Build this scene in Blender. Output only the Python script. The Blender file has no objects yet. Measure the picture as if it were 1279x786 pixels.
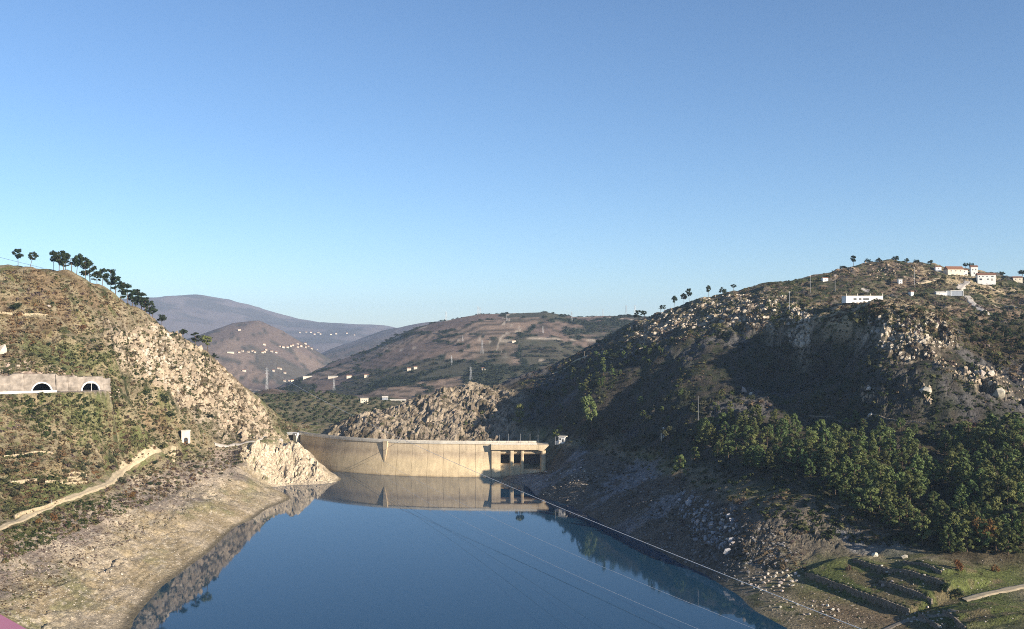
import bpy, bmesh, math, random
import numpy as np
from mathutils import Vector, Matrix, Euler

random.seed(7)
RNG = np.random.default_rng(7)
SC = bpy.context.scene
COL = SC.collection
R = math.radians

# ------------------------------------------------------------------ camera
F, HC, UC, VH = 1250.0, 110.0, 639.5, 420.0      # focal length in photo pixels, eye height over the water, optical centre, horizon
cam_d = bpy.data.cameras.new("camera")
cam = bpy.data.objects.new("camera", cam_d)
COL.objects.link(cam)
cam.location = (0, 0, HC)
cam.rotation_euler = (R(90), 0, 0)
cam_d.sensor_width = 36.0
cam_d.lens = 36.0 * F / 1279.0
cam_d.shift_y = (VH - 393.0) / 1279.0
cam_d.clip_start = 0.1
cam_d.clip_end = 40000.0
SC.camera = cam

# ------------------------------------------------------------------ light
SUN_AZ, SUN_EL = 126.0, 18.5                       # clockwise from the view direction, above the horizon
world = bpy.data.worlds.new("World")
SC.world = world
world.use_nodes = True
wn, wl = world.node_tree.nodes, world.node_tree.links
sky = wn.new("ShaderNodeTexSky")
sky.sky_type = 'NISHITA'
sky.sun_disc = False
sky.sun_elevation = R(SUN_EL)
sky.sun_rotation = R(SUN_AZ)
sky.altitude = 150.0
sky.air_density = 0.85
sky.dust_density = 0.3
sky.ozone_density = 4.0
wl.new(sky.outputs[0], wn["Background"].inputs[0])
wn["Background"].inputs[1].default_value = 0.088
sun_d = bpy.data.lights.new("sun", 'SUN')
sun_d.energy = 5.0
sun_d.angle = R(0.5)
sun_d.color = (1.0, 0.88, 0.72)
sun = bpy.data.objects.new("sun", sun_d)
COL.objects.link(sun)
S = Vector((math.sin(R(SUN_AZ)) * math.cos(R(SUN_EL)), math.cos(R(SUN_AZ)) * math.cos(R(SUN_EL)), math.sin(R(SUN_EL))))
sun.rotation_euler = S.to_track_quat('Z', 'Y').to_euler()
SC.view_settings.view_transform = 'Standard'
SC.view_settings.look = 'None'
SC.view_settings.exposure = 0.95
SC.view_settings.gamma = 1.0
SC.cycles.use_denoising = False
SC.cycles.filter_width = 1.0
SC.cycles.max_bounces = 5
SC.cycles.diffuse_bounces = 2
SC.cycles.glossy_bounces = 2
SC.cycles.volume_bounces = 0
SC.cycles.transmission_bounces = 2
SC.cycles.transparent_max_bounces = 6
SC.cycles.sample_clamp_indirect = 4.0

# ------------------------------------------------------------------ noise in numpy
def _hash(ix, iy, seed):
    h = (ix.astype(np.int64) * 374761393 + iy.astype(np.int64) * 668265263 + seed * 974634777) & 0xffffffff
    h = ((h ^ (h >> 13)) * 1274126177) & 0xffffffff
    h = ((h ^ (h >> 15)) * 2246822519) & 0xffffffff
    return ((h ^ (h >> 16)) & 0xffffff) / float(0x1000000)

def vnoise(x, y, seed=0):
    x = np.asarray(x, float); y = np.asarray(y, float)
    ix, iy = np.floor(x), np.floor(y)
    fx, fy = x - ix, y - iy
    fx = fx * fx * fx * (fx * (fx * 6 - 15) + 10); fy = fy * fy * fy * (fy * (fy * 6 - 15) + 10)
    a, b = _hash(ix, iy, seed), _hash(ix + 1, iy, seed)
    c, d = _hash(ix, iy + 1, seed), _hash(ix + 1, iy + 1, seed)
    return (a + (b - a) * fx) * (1 - fy) + (c + (d - c) * fx) * fy

def fbm(x, y, scale, octaves=4, seed=0, gain=0.5):
    """about -1..1"""
    s, amp, tot = 0.0, 1.0, 0.0
    fx, fy = np.asarray(x) / scale, np.asarray(y) / scale
    for k in range(octaves):
        s = s + amp * (vnoise(fx, fy, seed + 17 * k) * 2 - 1); tot += amp
        fx, fy = fx * 2.03 + 11.3, fy * 2.03 - 7.7; amp *= gain
    return s / tot * 1.5

def cells(x, y, size, seed=0):
    """F1, F2 (in cell sizes), the nearest cell's random numbers and the offset to its point"""
    x = np.asarray(x) / size; y = np.asarray(y) / size
    ix, iy = np.floor(x), np.floor(y)
    d1 = np.full(x.shape, 9.0); d2 = np.full(x.shape, 9.0)
    h = np.zeros(x.shape); ox = np.zeros(x.shape); oy = np.zeros(x.shape)
    for a in (-1, 0, 1):
        for b in (-1, 0, 1):
            cx, cy = ix + a, iy + b
            px = cx + _hash(cx, cy, seed); py = cy + _hash(cx, cy, seed + 5)
            dx, dy = x - px, y - py
            d = np.sqrt(dx * dx + dy * dy)
            near = d < d1
            d2 = np.where(near, d1, np.minimum(d2, d))
            d1 = np.where(near, d, d1)
            h = np.where(near, _hash(cx, cy, seed + 9), h)
            ox = np.where(near, dx, ox); oy = np.where(near, dy, oy)
    return d1, d2, h, ox, oy

def sstep(a, b, x):
    t = np.clip((np.asarray(x, float) - a) / (b - a), 0, 1)
    return t * t * (3 - 2 * t)

def mix(a, b, t):
    return a + (b - a) * t

# ------------------------------------------------------------------ the lie of the land
def pz(u, v, z):
    Y = (HC - z) * F / (v - VH)
    return ((u - UC) / F * Y, Y, z)

def py(u, v, Y):
    return ((u - UC) / F * Y, Y, HC - (v - VH) / F * Y)

P = []
# left shore and the bed under the water
SHORE_L = [(163, 786), (185, 752), (202, 733), (233, 710), (265, 686), (296, 657), (330, 638), (362, 623), (349, 614), (340, 609), (370, 606), (414, 603)]
SHORE_R = [(632, 601), (665, 614), (697, 627), (732, 643), (780, 665), (830, 692), (880, 717), (925, 746), (952, 768), (985, 786)]
P += [pz(u, v, 0) for u, v in SHORE_L] + [pz(u, v, 0) for u, v in SHORE_R]
P += [(-142, 330, 0), (-150, 240, 0), (-160, 120, 0), (-170, 20, 0), (112, 330, 0), (125, 240, 0), (135, 120, 0), (140, 20, 0)]
P += [(-60, y, -22) for y in (60, 200, 350, 480, 600, 700)] + [(20, y, -20) for y in (60, 200, 350, 480, 600)] + [(-100, 640, -14), (-105, 740, -12), (-30, 745, -13), (60, 380, -12), (-110, 450, -10)]
# left bank: the line of the path (the old high water), mud below it
P += [pz(0, 660, 28), pz(60, 635, 28), pz(130, 608, 28), pz(152, 588, 29), pz(178, 571, 29), pz(216, 557, 29), pz(250, 557, 29)]
P += [(-235, 330, 30), (-240, 220, 32), (-255, 60, 36)]
P += [pz(60, 690, 17), pz(40, 740, 11), pz(120, 720, 8), pz(130, 660, 17), pz(200, 660, 10), pz(200, 620, 18), pz(260, 630, 11), pz(260, 590, 20), pz(310, 620, 6), pz(300, 585, 17), pz(100, 770, 4)]
# bluff by the dam
P += [pz(300, 556, 27), pz(335, 556, 27), pz(370, 556, 26), pz(384, 572, 17), pz(398, 588, 8), pz(345, 580, 13), pz(325, 582, 14), pz(330, 605, 3), (-150, 802, -4), (-164, 826, 1), (-176, 846, 11), (-196, 832, 23), (-125, 795, -8), (-194, 862, 25)]
# left hill
P += [py(0, 600, 500), py(60, 590, 520), py(110, 575, 570), py(150, 545, 625), py(200, 530, 690)]
P += [py(-60, 505, 540), py(0, 500, 566), py(52, 497, 584), py(113, 500, 606), py(-60, 470, 575), py(0, 462, 598), py(52, 462, 614), py(113, 470, 636), py(160, 500, 640), py(150, 460, 665)]
P += [py(0, 420, 640), py(60, 410, 655), py(120, 420, 690), py(190, 450, 720), py(230, 510, 740), py(280, 545, 775), py(330, 548, 800)]
P += [py(-200, 350, 680), py(-100, 340, 690), py(0, 338, 700), py(60, 337, 715), py(100, 350, 730), py(150, 373, 760), py(190, 396, 790), py(230, 422, 815), py(262, 443, 835), py(300, 478, 850), py(330, 504, 862), py(352, 520, 872), py(385, 540, 885)]
P += [(-420, 780, 150), (-340, 830, 105), (-290, 880, 84), (-250, 930, 48), (-520, 900, 130), (-380, 950, 70), (-480, 600, 150), (-420, 480, 125), (-400, 300, 110), (-520, 250, 150), (-700, 600, 190)]
# ground below the dam and the crag behind it
P += [py(352, 535, 900), py(345, 512, 1040), py(335, 497, 1150), py(400, 492, 1200), py(470, 500, 1180), py(400, 545, 905), py(430, 545, 880)]
P += [(-110, 850, 8), (-60, 845, 8), (-10, 840, 12), (30, 830, 24)]
P += [py(424, 532, 915), py(450, 517, 930), py(520, 498, 960), py(560, 488, 985), py(590, 479, 1005), py(625, 484, 1010), py(640, 505, 950), py(640, 535, 880), py(580, 525, 905), py(500, 528, 895), py(450, 532, 890)]
P += [(-130, 1010, 22), (-60, 1090, 30), (0, 1130, 48)]
# right bank: old high water line, bench, slope and the break where it eases
P += [(44, 792, 27), (40, 780, 25), (55, 772, 26), pz(690, 588, 7), pz(664, 592, 4), pz(640, 595, 2), (34, 776, 14), (28, 786, 8), (0, 786, 1), pz(745, 561, 22), pz(800, 584, 21), pz(850, 603, 24), pz(900, 626, 24), pz(960, 652, 22), pz(1005, 676, 17)]
P += [pz(720, 595, 14), pz(800, 630, 13), pz(860, 655, 12), pz(920, 690, 10)]
P += [pz(1020, 716, 9), pz(1100, 700, 14), pz(1080, 745, 7), pz(1140, 770, 6), pz(1200, 748, 11), pz(1279, 736, 14), pz(1180, 718, 15), pz(1279, 780, 12), pz(1040, 775, 3), pz(970, 752, 3), pz(1279, 700, 18)]
P += [(165, 300, 8), (190, 200, 10), (260, 330, 18), (240, 100, 20), (330, 300, 22), (420, 200, 26), (520, 320, 34), (330, 400, 36), (340, 289, 58), (370, 341, 90), (392, 380, 104), (412, 414, 116), (450, 479, 118), (480, 531, 124), (320, 230, 52), (300, 160, 44)]  # later points: an unseen ridge, added outside the view to shade the wood
P += [py(905, 590, 560), py(960, 560, 575), py(1030, 575, 530), py(1100, 600, 495), py(1180, 625, 465), py(1279, 650, 430), py(1279, 600, 480), py(1200, 580, 520), py(1120, 560, 560)]
P += [py(940, 530, 630), py(1000, 521, 640), py(1070, 521, 618), py(1130, 527, 588), py(1180, 535, 573), py(1240, 540, 560), py(1279, 540, 545)]
P += [py(1010, 500, 654), py(1070, 497, 630), py(1095, 478, 622), py(1150, 474, 600), py(1150, 515, 588)]
P += [py(700, 528, 820), py(740, 520, 795), py(800, 520, 752), py(800, 480, 802), py(860, 520, 680), py(860, 470, 764), py(920, 480, 732), py(920, 440, 782), py(980, 470, 745), py(980, 440, 768), py(1040, 455, 712), py(1060, 425, 705), py(1105, 440, 648), py(1125, 460, 625)]
P += [py(664, 532, 870), py(700, 504, 865), py(742, 468, 845), py(800, 445, 855), py(860, 424, 825), py(920, 411, 820), py(960, 408, 798), py(1010, 404, 758), py(1060, 402, 712), py(1110, 410, 672), py(1180, 425, 655), py(1200, 455, 630), py(1235, 470, 605), py(1279, 480, 625), py(1279, 510, 580)]
P += [py(700, 470, 980), py(760, 440, 980), py(830, 408, 980), py(900, 388, 950), py(960, 378, 910), py(1020, 375, 890), py(1077, 377, 890), py(1130, 385, 840), py(1190, 372, 940), py(1190, 400, 790), py(1279, 400, 820), py(1279, 430, 730), py(1240, 372, 960), py(1150, 350, 990)]
P += [py(660, 468, 1040), py(700, 451, 1060), py(760, 420, 1070), py(800, 398, 1070), py(840, 386, 1065), py(900, 366, 1060), py(950, 355, 1060), py(1000, 347, 1060), py(1060, 333, 1065), py(1090, 325, 1070), py(1120, 321, 1080), py(1160, 330, 1090), py(1210, 339, 1100), py(1250, 347, 1100), py(1279, 350, 1110), py(1350, 352, 1120)]
P += [(80, 1180, 60), (180, 1170, 110), (300, 1180, 140), (400, 1200, 150), (560, 1220, 140), (200, 1350, 60), (450, 1380, 80), (650, 900, 150), (700, 1100, 160), (640, 640, 160), (0, 1300, 20), (-200, 1350, 0), (-400, 1300, -20), (-250, 1100, 34), (-343, 1400, 36), (-450, 1550, 0), (-180, 1450, 24), (0, 1500, 0), (300, 1550, 10), (700, 1500, 60), (-330, 1250, 30)]
P = np.array(P, float)
EPS = 9.0

def _rbf_fit(p):
    n = len(p)
    d = np.sqrt((p[:, None, 0] - p[None, :, 0]) ** 2 + (p[:, None, 1] - p[None, :, 1]) ** 2 + EPS ** 2)
    A = np.zeros((n + 3, n + 3)); A[:n, :n] = -d + np.eye(n) * -0.0
    A[:n, n] = 1; A[:n, n + 1] = p[:, 0] / 1000; A[:n, n + 2] = p[:, 1] / 1000
    A[n:, :n] = A[:n, n:].T
    b = np.zeros(n + 3); b[:n] = p[:, 2]
    return np.linalg.solve(A, b)

RBF_W = _rbf_fit(P)

def near_h(x, y):
    x = np.asarray(x, float); y = np.asarray(y, float)
    sh = x.shape; x = x.ravel(); y = y.ravel()
    out = np.empty(x.shape); n = len(P)
    pxs, pys = P[:, 0].astype(np.float32), P[:, 1].astype(np.float32)
    w = RBF_W[:n].astype(np.float32)
    for s in range(0, len(x), 20000):
        a, b = x[s:s + 20000].astype(np.float32), y[s:s + 20000].astype(np.float32)
        d = np.sqrt((a[:, None] - pxs) ** 2 + (b[:, None] - pys) ** 2 + np.float32(EPS ** 2))
        out[s:s + 20000] = -(d.astype(np.float64) @ RBF_W[:n]) + RBF_W[n] + RBF_W[n + 1] * a / 1000 + RBF_W[n + 2] * b / 1000
    return out.reshape(sh)

def ridge(x, y, prof, Y0, front, back, base, power=1.3):
    pr = np.array([py(u, v, Y0) for u, v in prof])
    zr = np.interp(x, pr[:, 0], pr[:, 2])
    t = np.where(y < Y0, (Y0 - y) / front, (y - Y0) / back)
    g = np.clip(1 - np.abs(t) ** power, 0, 1)
    return base + (np.maximum(zr, base) - base) * g

MID = [(250, 515), (300, 505), (350, 491), (390, 466), (430, 447), (470, 433), (500, 419), (530, 407), (560, 399), (600, 391), (640, 388), (680, 387), (720, 394), (760, 394), (800, 395), (900, 405), (1100, 430), (1300, 450)]
CONE = [(60, 480), (180, 440), (250, 417), (272, 409), (290, 403), (320, 402), (345, 411), (380, 431), (410, 452), (450, 472), (520, 490), (700, 500)]
FIVE = [(330, 470), (380, 452), (410, 440), (440, 426), (480, 413), (520, 404), (545, 400), (600, 398), (800, 400)]
MOUNT = [(-400, 420), (0, 396), (100, 378), (190, 371), (250, 369), (290, 376), (330, 387), (370, 397), (400, 402), (440, 405), (480, 405), (510, 410), (560, 415), (700, 414), (1279, 412)]

def far_h(x, y):
    wx = x + 60 * fbm(x, y, 420, 3, 81); wy = y + 60 * fbm(x, y, 420, 3, 82)
    z = -75 + 14 * fbm(x, y, 700, 3, 71)
    m = ridge(wx * .25 + x * .75, wy * .5 + y * .5, MID, 2600, 1150, 1400, -75)
    c = ridge(wx * .2 + x * .8, y * .6 + wy * .4, CONE, 3800, 1000, 1000, -90)
    f5 = ridge(x, y, FIVE, 5400, 1500, 1500, -60)
    mt = ridge(x, y, MOUNT, 9500, 3600, 3000, -40, 1.6)
    z = np.maximum(np.maximum(z, m), np.maximum(c, np.maximum(f5, mt)))
    z = z + 5.5 * fbm(x, y, 190, 5, 91) * sstep(1300, 2000, y) - 10 * np.abs(fbm(x, y, 520, 3, 92)) * sstep(1500, 2400, y) * 0.7
    z = z + (18 * fbm(x, y, 900, 5, 93)) * sstep(4500, 8000, y)
    return z

def land(x, y):
    t = sstep(1480, 1800, y)
    n = near_h(x, y) if np.any(t < 1) else 0
    return mix(n, far_h(x, y), t)

us = np.concatenate([np.arange(-1400, -200, 40), np.arange(-200, -24, 8), np.arange(-24, 1304, 2.0), np.arange(1304, 1480, 8), np.arange(1480, 2720, 40)])
Ys = np.concatenate([np.geomspace(40, 270, 36, endpoint=False), np.geomspace(270, 1280, 540, endpoint=False), np.geomspace(1280, 13500, 230)])
NU, NY = len(us), len(Ys)
GX = (us[None, :] - UC) / F * Ys[:, None]
GY = np.repeat(Ys[:, None], NU, 1)
near_rows = Ys < 1805
GZ = far_h(GX, GY)
t_ = sstep(1480, 1800, GY[near_rows])
GZ[near_rows] = mix(near_h(GX[near_rows], GY[near_rows]), GZ[near_rows], t_)

def _cols(u):
    k = int(np.clip(np.searchsorted(us, u) - 1, 0, NU - 2))
    return k, (u - us[k]) / (us[k + 1] - us[k])

def pix(u, v, ymin=200.0):
    """where the sight line through a photo pixel meets the ground"""
    k, t = _cols(u)
    zz = GZ[:, k] * (1 - t) + GZ[:, k + 1] * t
    d = zz - (HC - (v - VH) / F * Ys)
    hit = np.nonzero((d >= 0) & (Ys > ymin))[0]
    if len(hit) == 0:
        return None
    i = hit[0]
    Y = Ys[i] if i == 0 else Ys[i - 1] + (Ys[i] - Ys[i - 1]) * (-d[i - 1]) / max(d[i] - d[i - 1], 1e-6)
    return Vector(((u - UC) / F * Y, Y, HC - (v - VH) / F * Y))

def height(x, y):
    u = UC + F * x / y
    k, t = _cols(u)
    i = int(np.clip(np.searchsorted(Ys, y) - 1, 0, NY - 2))
    s = (y - Ys[i]) / (Ys[i + 1] - Ys[i])
    a = GZ[i, k] * (1 - t) + GZ[i, k + 1] * t
    b = GZ[i + 1, k] * (1 - t) + GZ[i + 1, k + 1] * t
    return float(a * (1 - s) + b * s)

def poly_world(pts):
    out = []
    for u, v in pts:
        for dv in range(0, 40, 2):
            p = pix(u, v + dv)
            if p is not None and p.y < 1250:
                out.append((p.x, p.y)); break
    return np.array(out)

def sdist(x, y, poly, closed=True):
    """signed distance to a plan polygon, positive inside"""
    inside = np.zeros(x.shape, bool); d = np.full(x.shape, 1e9)
    n = len(poly)
    for i in range(n if closed else n - 1):
        ax, ay = poly[i]; bx, by = poly[(i + 1) % n]
        ex, ey = bx - ax, by - ay
        L = ex * ex + ey * ey + 1e-9
        t = np.clip(((x - ax) * ex + (y - ay) * ey) / L, 0, 1)
        d = np.minimum(d, (x - ax - t * ex) ** 2 + (y - ay - t * ey) ** 2)
        if closed and abs(by - ay) > 1e-9:
            inside ^= ((ay > y) != (by > y)) & (x < (bx - ax) * (y - ay) / (by - ay) + ax)
    d = np.sqrt(d)
    return np.where(inside, d, -d) if closed else d

nr = int(np.sum(Ys < 1300))
X1, Y1 = GX[:nr], GY[:nr]

def region(pts, soft=8, rough=6, seed=0):
    s = sdist(X1, Y1, poly_world(pts))
    return sstep(-soft, soft, s + rough * fbm(X1, Y1, 22, 3, seed))

N_RAG = 5
CRAG = region([(135, 418), (175, 400), (200, 398), (215, 410), (240, 430), (262, 447), (300, 481), (328, 508), (350, 523), (345, 547), (300, 551), (270, 547), (255, 520), (215, 500), (185, 470), (160, 455), (140, 435)], 10, 9, 1)
BLUFF = region([(296, 560), (340, 556), (378, 556), (392, 572), (424, 604), (400, 611), (350, 612), (336, 604), (320, 590), (306, 574)], 4, 3, 2)
SPUR = region([(418, 545), (425, 526), (450, 514), (500, 503), (540, 493), (585, 481), (625, 490), (645, 500), (642, 548), (560, 552), (470, 552)], 12, 8, 3)
SPUR = np.maximum(SPUR, sstep(-12, 12, sdist(X1, Y1, np.array([(-165, 870), (-165, 925), (-90, 985), (-20, 1020), (10, 960), (5, 850), (-60, 850), (-120, 860)]))))
RIDGE = region([(797, 402), (850, 388), (900, 368), (960, 362), (990, 375), (970, 400), (900, 412), (850, 408), (800, 432), (765, 428)], 14, 16, 4)
ROCKM = np.maximum(region([(985, 385), (1012, 385), (1014, 432), (988, 437), (960, 424)], 8, 8, 5), region([(1078, 396), (1180, 400), (1192, 432), (1130, 455), (1080, 428)], 12, 12, 6))
ROCKM = np.maximum(ROCKM, region([(1205, 462), (1240, 464), (1262, 500), (1215, 480)], 6, 6, 7))
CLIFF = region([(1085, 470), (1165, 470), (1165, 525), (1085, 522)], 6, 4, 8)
right = sstep(-20, 20, X1 - np.interp(Y1, [0, 400, 620, 780, 900], [20, 20, 0, 0, -20]))
BAND = right * sstep(30, 22, GZ[:nr] + 3 * fbm(X1, Y1, 30, 3, 9)) * sstep(400, 470, Y1) * sstep(800, 770, Y1)
TERR = region([(1000, 712), (1060, 700), (1180, 712), (1279, 700), (1279, 786), (1020, 786), (1000, 740)], 8, 4, 10)

Z1 = GZ[:nr].copy()
shore = sstep(0.0, 9.0, np.abs(Z1 - 0.3))                     # keep the water line where it is
upl = sstep(26, 34, Z1)
rock = np.clip(np.maximum(np.maximum(CRAG, SPUR), np.maximum(np.maximum(BLUFF, RIDGE * .8), np.maximum(np.maximum(ROCKM, CLIFF), BAND * .55))), 0, 1)
def crag_disp(size, seed, tilt=0.9):
    jx = X1 + size * .25 * fbm(X1, Y1, size * .6, 2, seed + 3); jy = Y1 + size * .25 * fbm(X1, Y1, size * .6, 2, seed + 4)
    d1, d2, h, ox, oy = cells(jx, jy * .8, size, seed)
    ang = h * 43.0
    return (h - .5) * 1.1 + tilt * (ox * np.cos(ang) + oy * np.sin(ang)) - .35 * sstep(.14, 0, d2 - d1)
cr = 3.6 * crag_disp(15, 21) + 2.2 * crag_disp(6.5, 22) + 1.1 * crag_disp(3.2, 23)
mud0 = sstep(27, 22, Z1) * (1 - right) * (1 - BLUFF) * sstep(860, 820, Y1)
rp0 = right * sstep(30, 40, Z1) * sstep(.05, .45, fbm(X1, Y1 * .7, 38, 4, 48)) * (1 - TERR)
amp = mud0 * sstep(.15, .5, fbm(X1, Y1, 20, 3, 49)) * .3 + CRAG * .95 + SPUR * .95 + rp0 * .55 + BLUFF * 1.0 + RIDGE * .6 + ROCKM * 1.0 + CLIFF * .6 + BAND * .28
Z1 = Z1 + np.clip(amp, 0, 2) * cr * np.clip(shore + .08, 0, 1)
bump = 3.0 * fbm(X1, Y1, 60, 4, 31) + 1.1 * fbm(X1, Y1, 24, 3, 30) + .9 * fbm(X1, Y1, 11, 3, 32) + .35 * fbm(X1, Y1, 3.5, 2, 33)
Z1 = Z1 + bump * (.28 + .72 * upl) * shore * (1 - .7 * TERR)
gul = np.abs(fbm(X1, Y1, 70, 3, 34))
Z1 = Z1 - 3.0 * (1 - sstep(0, .35, gul)) * upl * (1 - rock) * sstep(5, 60, np.abs(X1))
# mud: benches cut by the falling water
mud = sstep(27, 22, Z1) * (1 - right) * (1 - BLUFF) * sstep(860, 820, Y1)
gm = np.abs(fbm(X1 + 5 * fbm(X1, Y1, 15, 2, 37), Y1 * .6, 17, 4, 38))
Z1 = Z1 - 1.1 * (1 - sstep(0, .2, gm)) * mud * sstep(2.5, 7, Z1) + .6 * fbm(X1, Y1, 5, 4, 39) * mud * sstep(1, 6, Z1)
ph = (Z1 + .9 * fbm(X1, Y1, 30, 4, 35)) / 1.25
step_ = np.floor(ph) + sstep(.45, .95, ph - np.floor(ph))
Z1 = mix(Z1, step_ * 1.25, mud * .75 * sstep(.3, 3, Z1) * sstep(-.5, .3, fbm(X1, Y1, 30, 2, 40) + .1))
# the bench that carries the road into the tunnels, and the cutting behind it
WA, WB = np.array(py(-70, 470, 570)[:2]), np.array(py(134, 470, 622)[:2])
wd = (WB - WA) / np.linalg.norm(WB - WA); wnrm = np.array([wd[1], -wd[0]])         # towards the road
ROADZ = 76.6
along = (X1 - WA[0]) * wd[0] + (Y1 - WA[1]) * wd[1]
out = (X1 - WA[0]) * wnrm[0] + (Y1 - WA[1]) * wnrm[1]
WL = float(np.linalg.norm(WB - WA))
inl = sstep(-25, -5, along) * sstep(WL + 6, WL - 3, along)
bench_in = inl * sstep(-4.2, -4.0, out) * sstep(12.3, 11.8, out)
bench = inl * sstep(-4.2, -4.0, out) * sstep(17, 12, out)
Z1 = mix(Z1, ROADZ, bench)
back = inl * sstep(-4.1, -4.3, out) * sstep(-30, -14, out)
Z1 = np.where(back > .01, np.maximum(Z1, mix(Z1, 87.0 - 3.6 * sstep(.55, 1.0, along / WL) + .8 * fbm(X1, Y1, 9, 2, 36), back)), Z1)
skirt = inl * sstep(13, 15, out) * sstep(40, 20, out)
Z1 = np.where(skirt > 0, np.minimum(Z1, mix(Z1, ROADZ - .55 * (out - 13), skirt)), Z1)
# walled terraces on the right bank
TWALLS = [([(1006, 719), (1040, 731), (1080, 746), (1136, 768)], 3.0), ([(1098, 735), (1130, 745), (1164, 758)], 2.0), ([(1066, 706), (1110, 718), (1150, 733), (1184, 747)], 2.4), ([(1129, 710), (1150, 719), (1176, 732)], 1.6), ([(1148, 769), (1172, 785)], 2.0), ([(1178, 771), (1206, 788)], 1.8)]
TW = []
for pts, h in TWALLS:
    a_, b_ = np.array(pix(*pts[0])[:2]), np.array(pix(*pts[-1])[:2])
    w = [a_ + (b_ - a_) * k / 3 for k in range(4)]
    TW.append((w, h))
for w, h in TW:
    d = sdist(X1, Y1, w, closed=False)
    a, b = w[0], w[-1]; e = (b - a) / np.linalg.norm(b - a); L = np.linalg.norm(b - a)
    al = (X1 - a[0]) * e[0] + (Y1 - a[1]) * e[1]
    sgn = np.sign(-(X1 - a[0]) * e[1] + (Y1 - a[1]) * e[0]) # uphill side is to the left of the wall's run
    lim = sstep(-1.5, 1, al) * sstep(L + 1.5, L - 1, al)
    Z1 = Z1 + np.where(sgn > 0, .8 * h * lim * sstep(34, 14, d), 0) - np.where(sgn < 0, .2 * h * lim * sstep(12, 2, d), 0)
GZ[:nr] = Z1

# slope for colouring
gy, gx = np.gradient(GZ)
dYs = np.gradient(Ys)[:, None]; dXs = np.gradient(GX, axis=1)
sl_x = gx / dXs
sl_y = gy / dYs - sl_x * (GX / GY)
slope = np.sqrt(sl_x ** 2 + sl_y ** 2)

# ------------------------------------------------------------------ ground colours (what the ground is made of, some with shade or haze put in)
def C(*c):
    return np.array(c, float)
col = np.zeros((NY, NU, 3))
def lay(c, m, sl=slice(None)):
    a = col[sl]
    a[...] = a * (1 - m[..., None]) + c * m[..., None]
n1 = fbm(X1, Y1, 40, 4, 41); n2 = fbm(X1, Y1, 9, 4, 42); n3 = fbm(X1, Y1, 2.6, 3, 43); n4 = fbm(X1, Y1, 90, 3, 44)
nz = slice(0, nr)
col[nz] = C(.235, .195, .122)
lay(C(.12, .125, .05), sstep(-.15, .5, n2 + .5 * n1), nz)
lay(C(.25, .20, .12), sstep(.15, .7, n3 + .5 * n4), nz)
lay(C(.15, .095, .055), sstep(.35, .8, n2 * .6 - n1) * .6, nz)
lay(C(.055, .060, .028), sstep(.2, .6, -n2 + .3 * n3 - .2), nz)
# right bank: heath darkened to deepen the slope's shade, with purple and sandy patches
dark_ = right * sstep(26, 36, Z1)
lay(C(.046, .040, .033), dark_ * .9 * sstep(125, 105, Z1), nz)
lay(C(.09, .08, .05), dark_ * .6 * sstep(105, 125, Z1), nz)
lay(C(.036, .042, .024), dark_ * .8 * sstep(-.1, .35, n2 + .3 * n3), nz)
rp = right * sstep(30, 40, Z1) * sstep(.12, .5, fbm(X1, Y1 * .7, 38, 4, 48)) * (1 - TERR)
lay(C(.095, .09, .088) * (1 + .4 * n3)[..., None], rp * .8, nz)  # rock patches, also darkened to deepen the slope's shade
up = right * sstep(100, 120, Z1)
lay(C(.19, .14, .095), up * sstep(-.2, .4, n1 + .4 * n2), nz)
lay(C(.33, .26, .16), up * sstep(.35, .6, n4 + .5 * n2), nz)
lay(C(.055, .062, .030), up * sstep(.0, .35, -n2 + .2 * n3), nz)
field = region([(18, 606), (56, 606), (128, 612), (80, 630), (20, 648)], 5, 3, 14)
lay(C(.15, .165, .065), field * .9, nz)
lay(C(.30, .235, .13), region([(52, 585), (100, 585), (120, 604), (70, 604)], 5, 3, 15) * .8, nz)
lay(C(.115, .13, .05), region([(60, 500), (120, 508), (150, 548), (90, 552)], 6, 8, 16) * .6, nz)
lay(C(.105, .125, .048), region([(28, 424), (70, 432), (108, 455), (90, 468), (40, 450)], 6, 8, 17) * .7, nz)
# mud
strata = .5 + .5 * np.sin((Z1 + 1.3 * n1 + .6 * n2) * 2 * np.pi / 1.25)
lay(C(.32, .255, .165), mud, nz)
lay(C(.235, .185, .105), mud * strata ** 1.5 * .8, nz)
lay(C(.36, .30, .20), mud * sstep(.2, .7, n2 + .3 * n3) * .7, nz)
lay(C(.17, .165, .075), mud * sstep(.15, .55, n1 + .3 * n2) * .7 * sstep(2, 6, Z1), nz)
lay(C(.215, .172, .145), mud * sstep(12, 18, Z1 + 5 * n1 + 2 * n2) * .85, nz)
lay(C(.44, .38, .29), mud * sstep(.55, .8, n3) * .7, nz)
lay(C(.40, .33, .24) * (1 + .3 * n3)[..., None], mud * sstep(.15, .5, fbm(X1, Y1, 20, 3, 49)) * .6, nz)
lay(C(.13, .11, .075), sstep(1.4, .3, Z1) * mud, nz)
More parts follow.
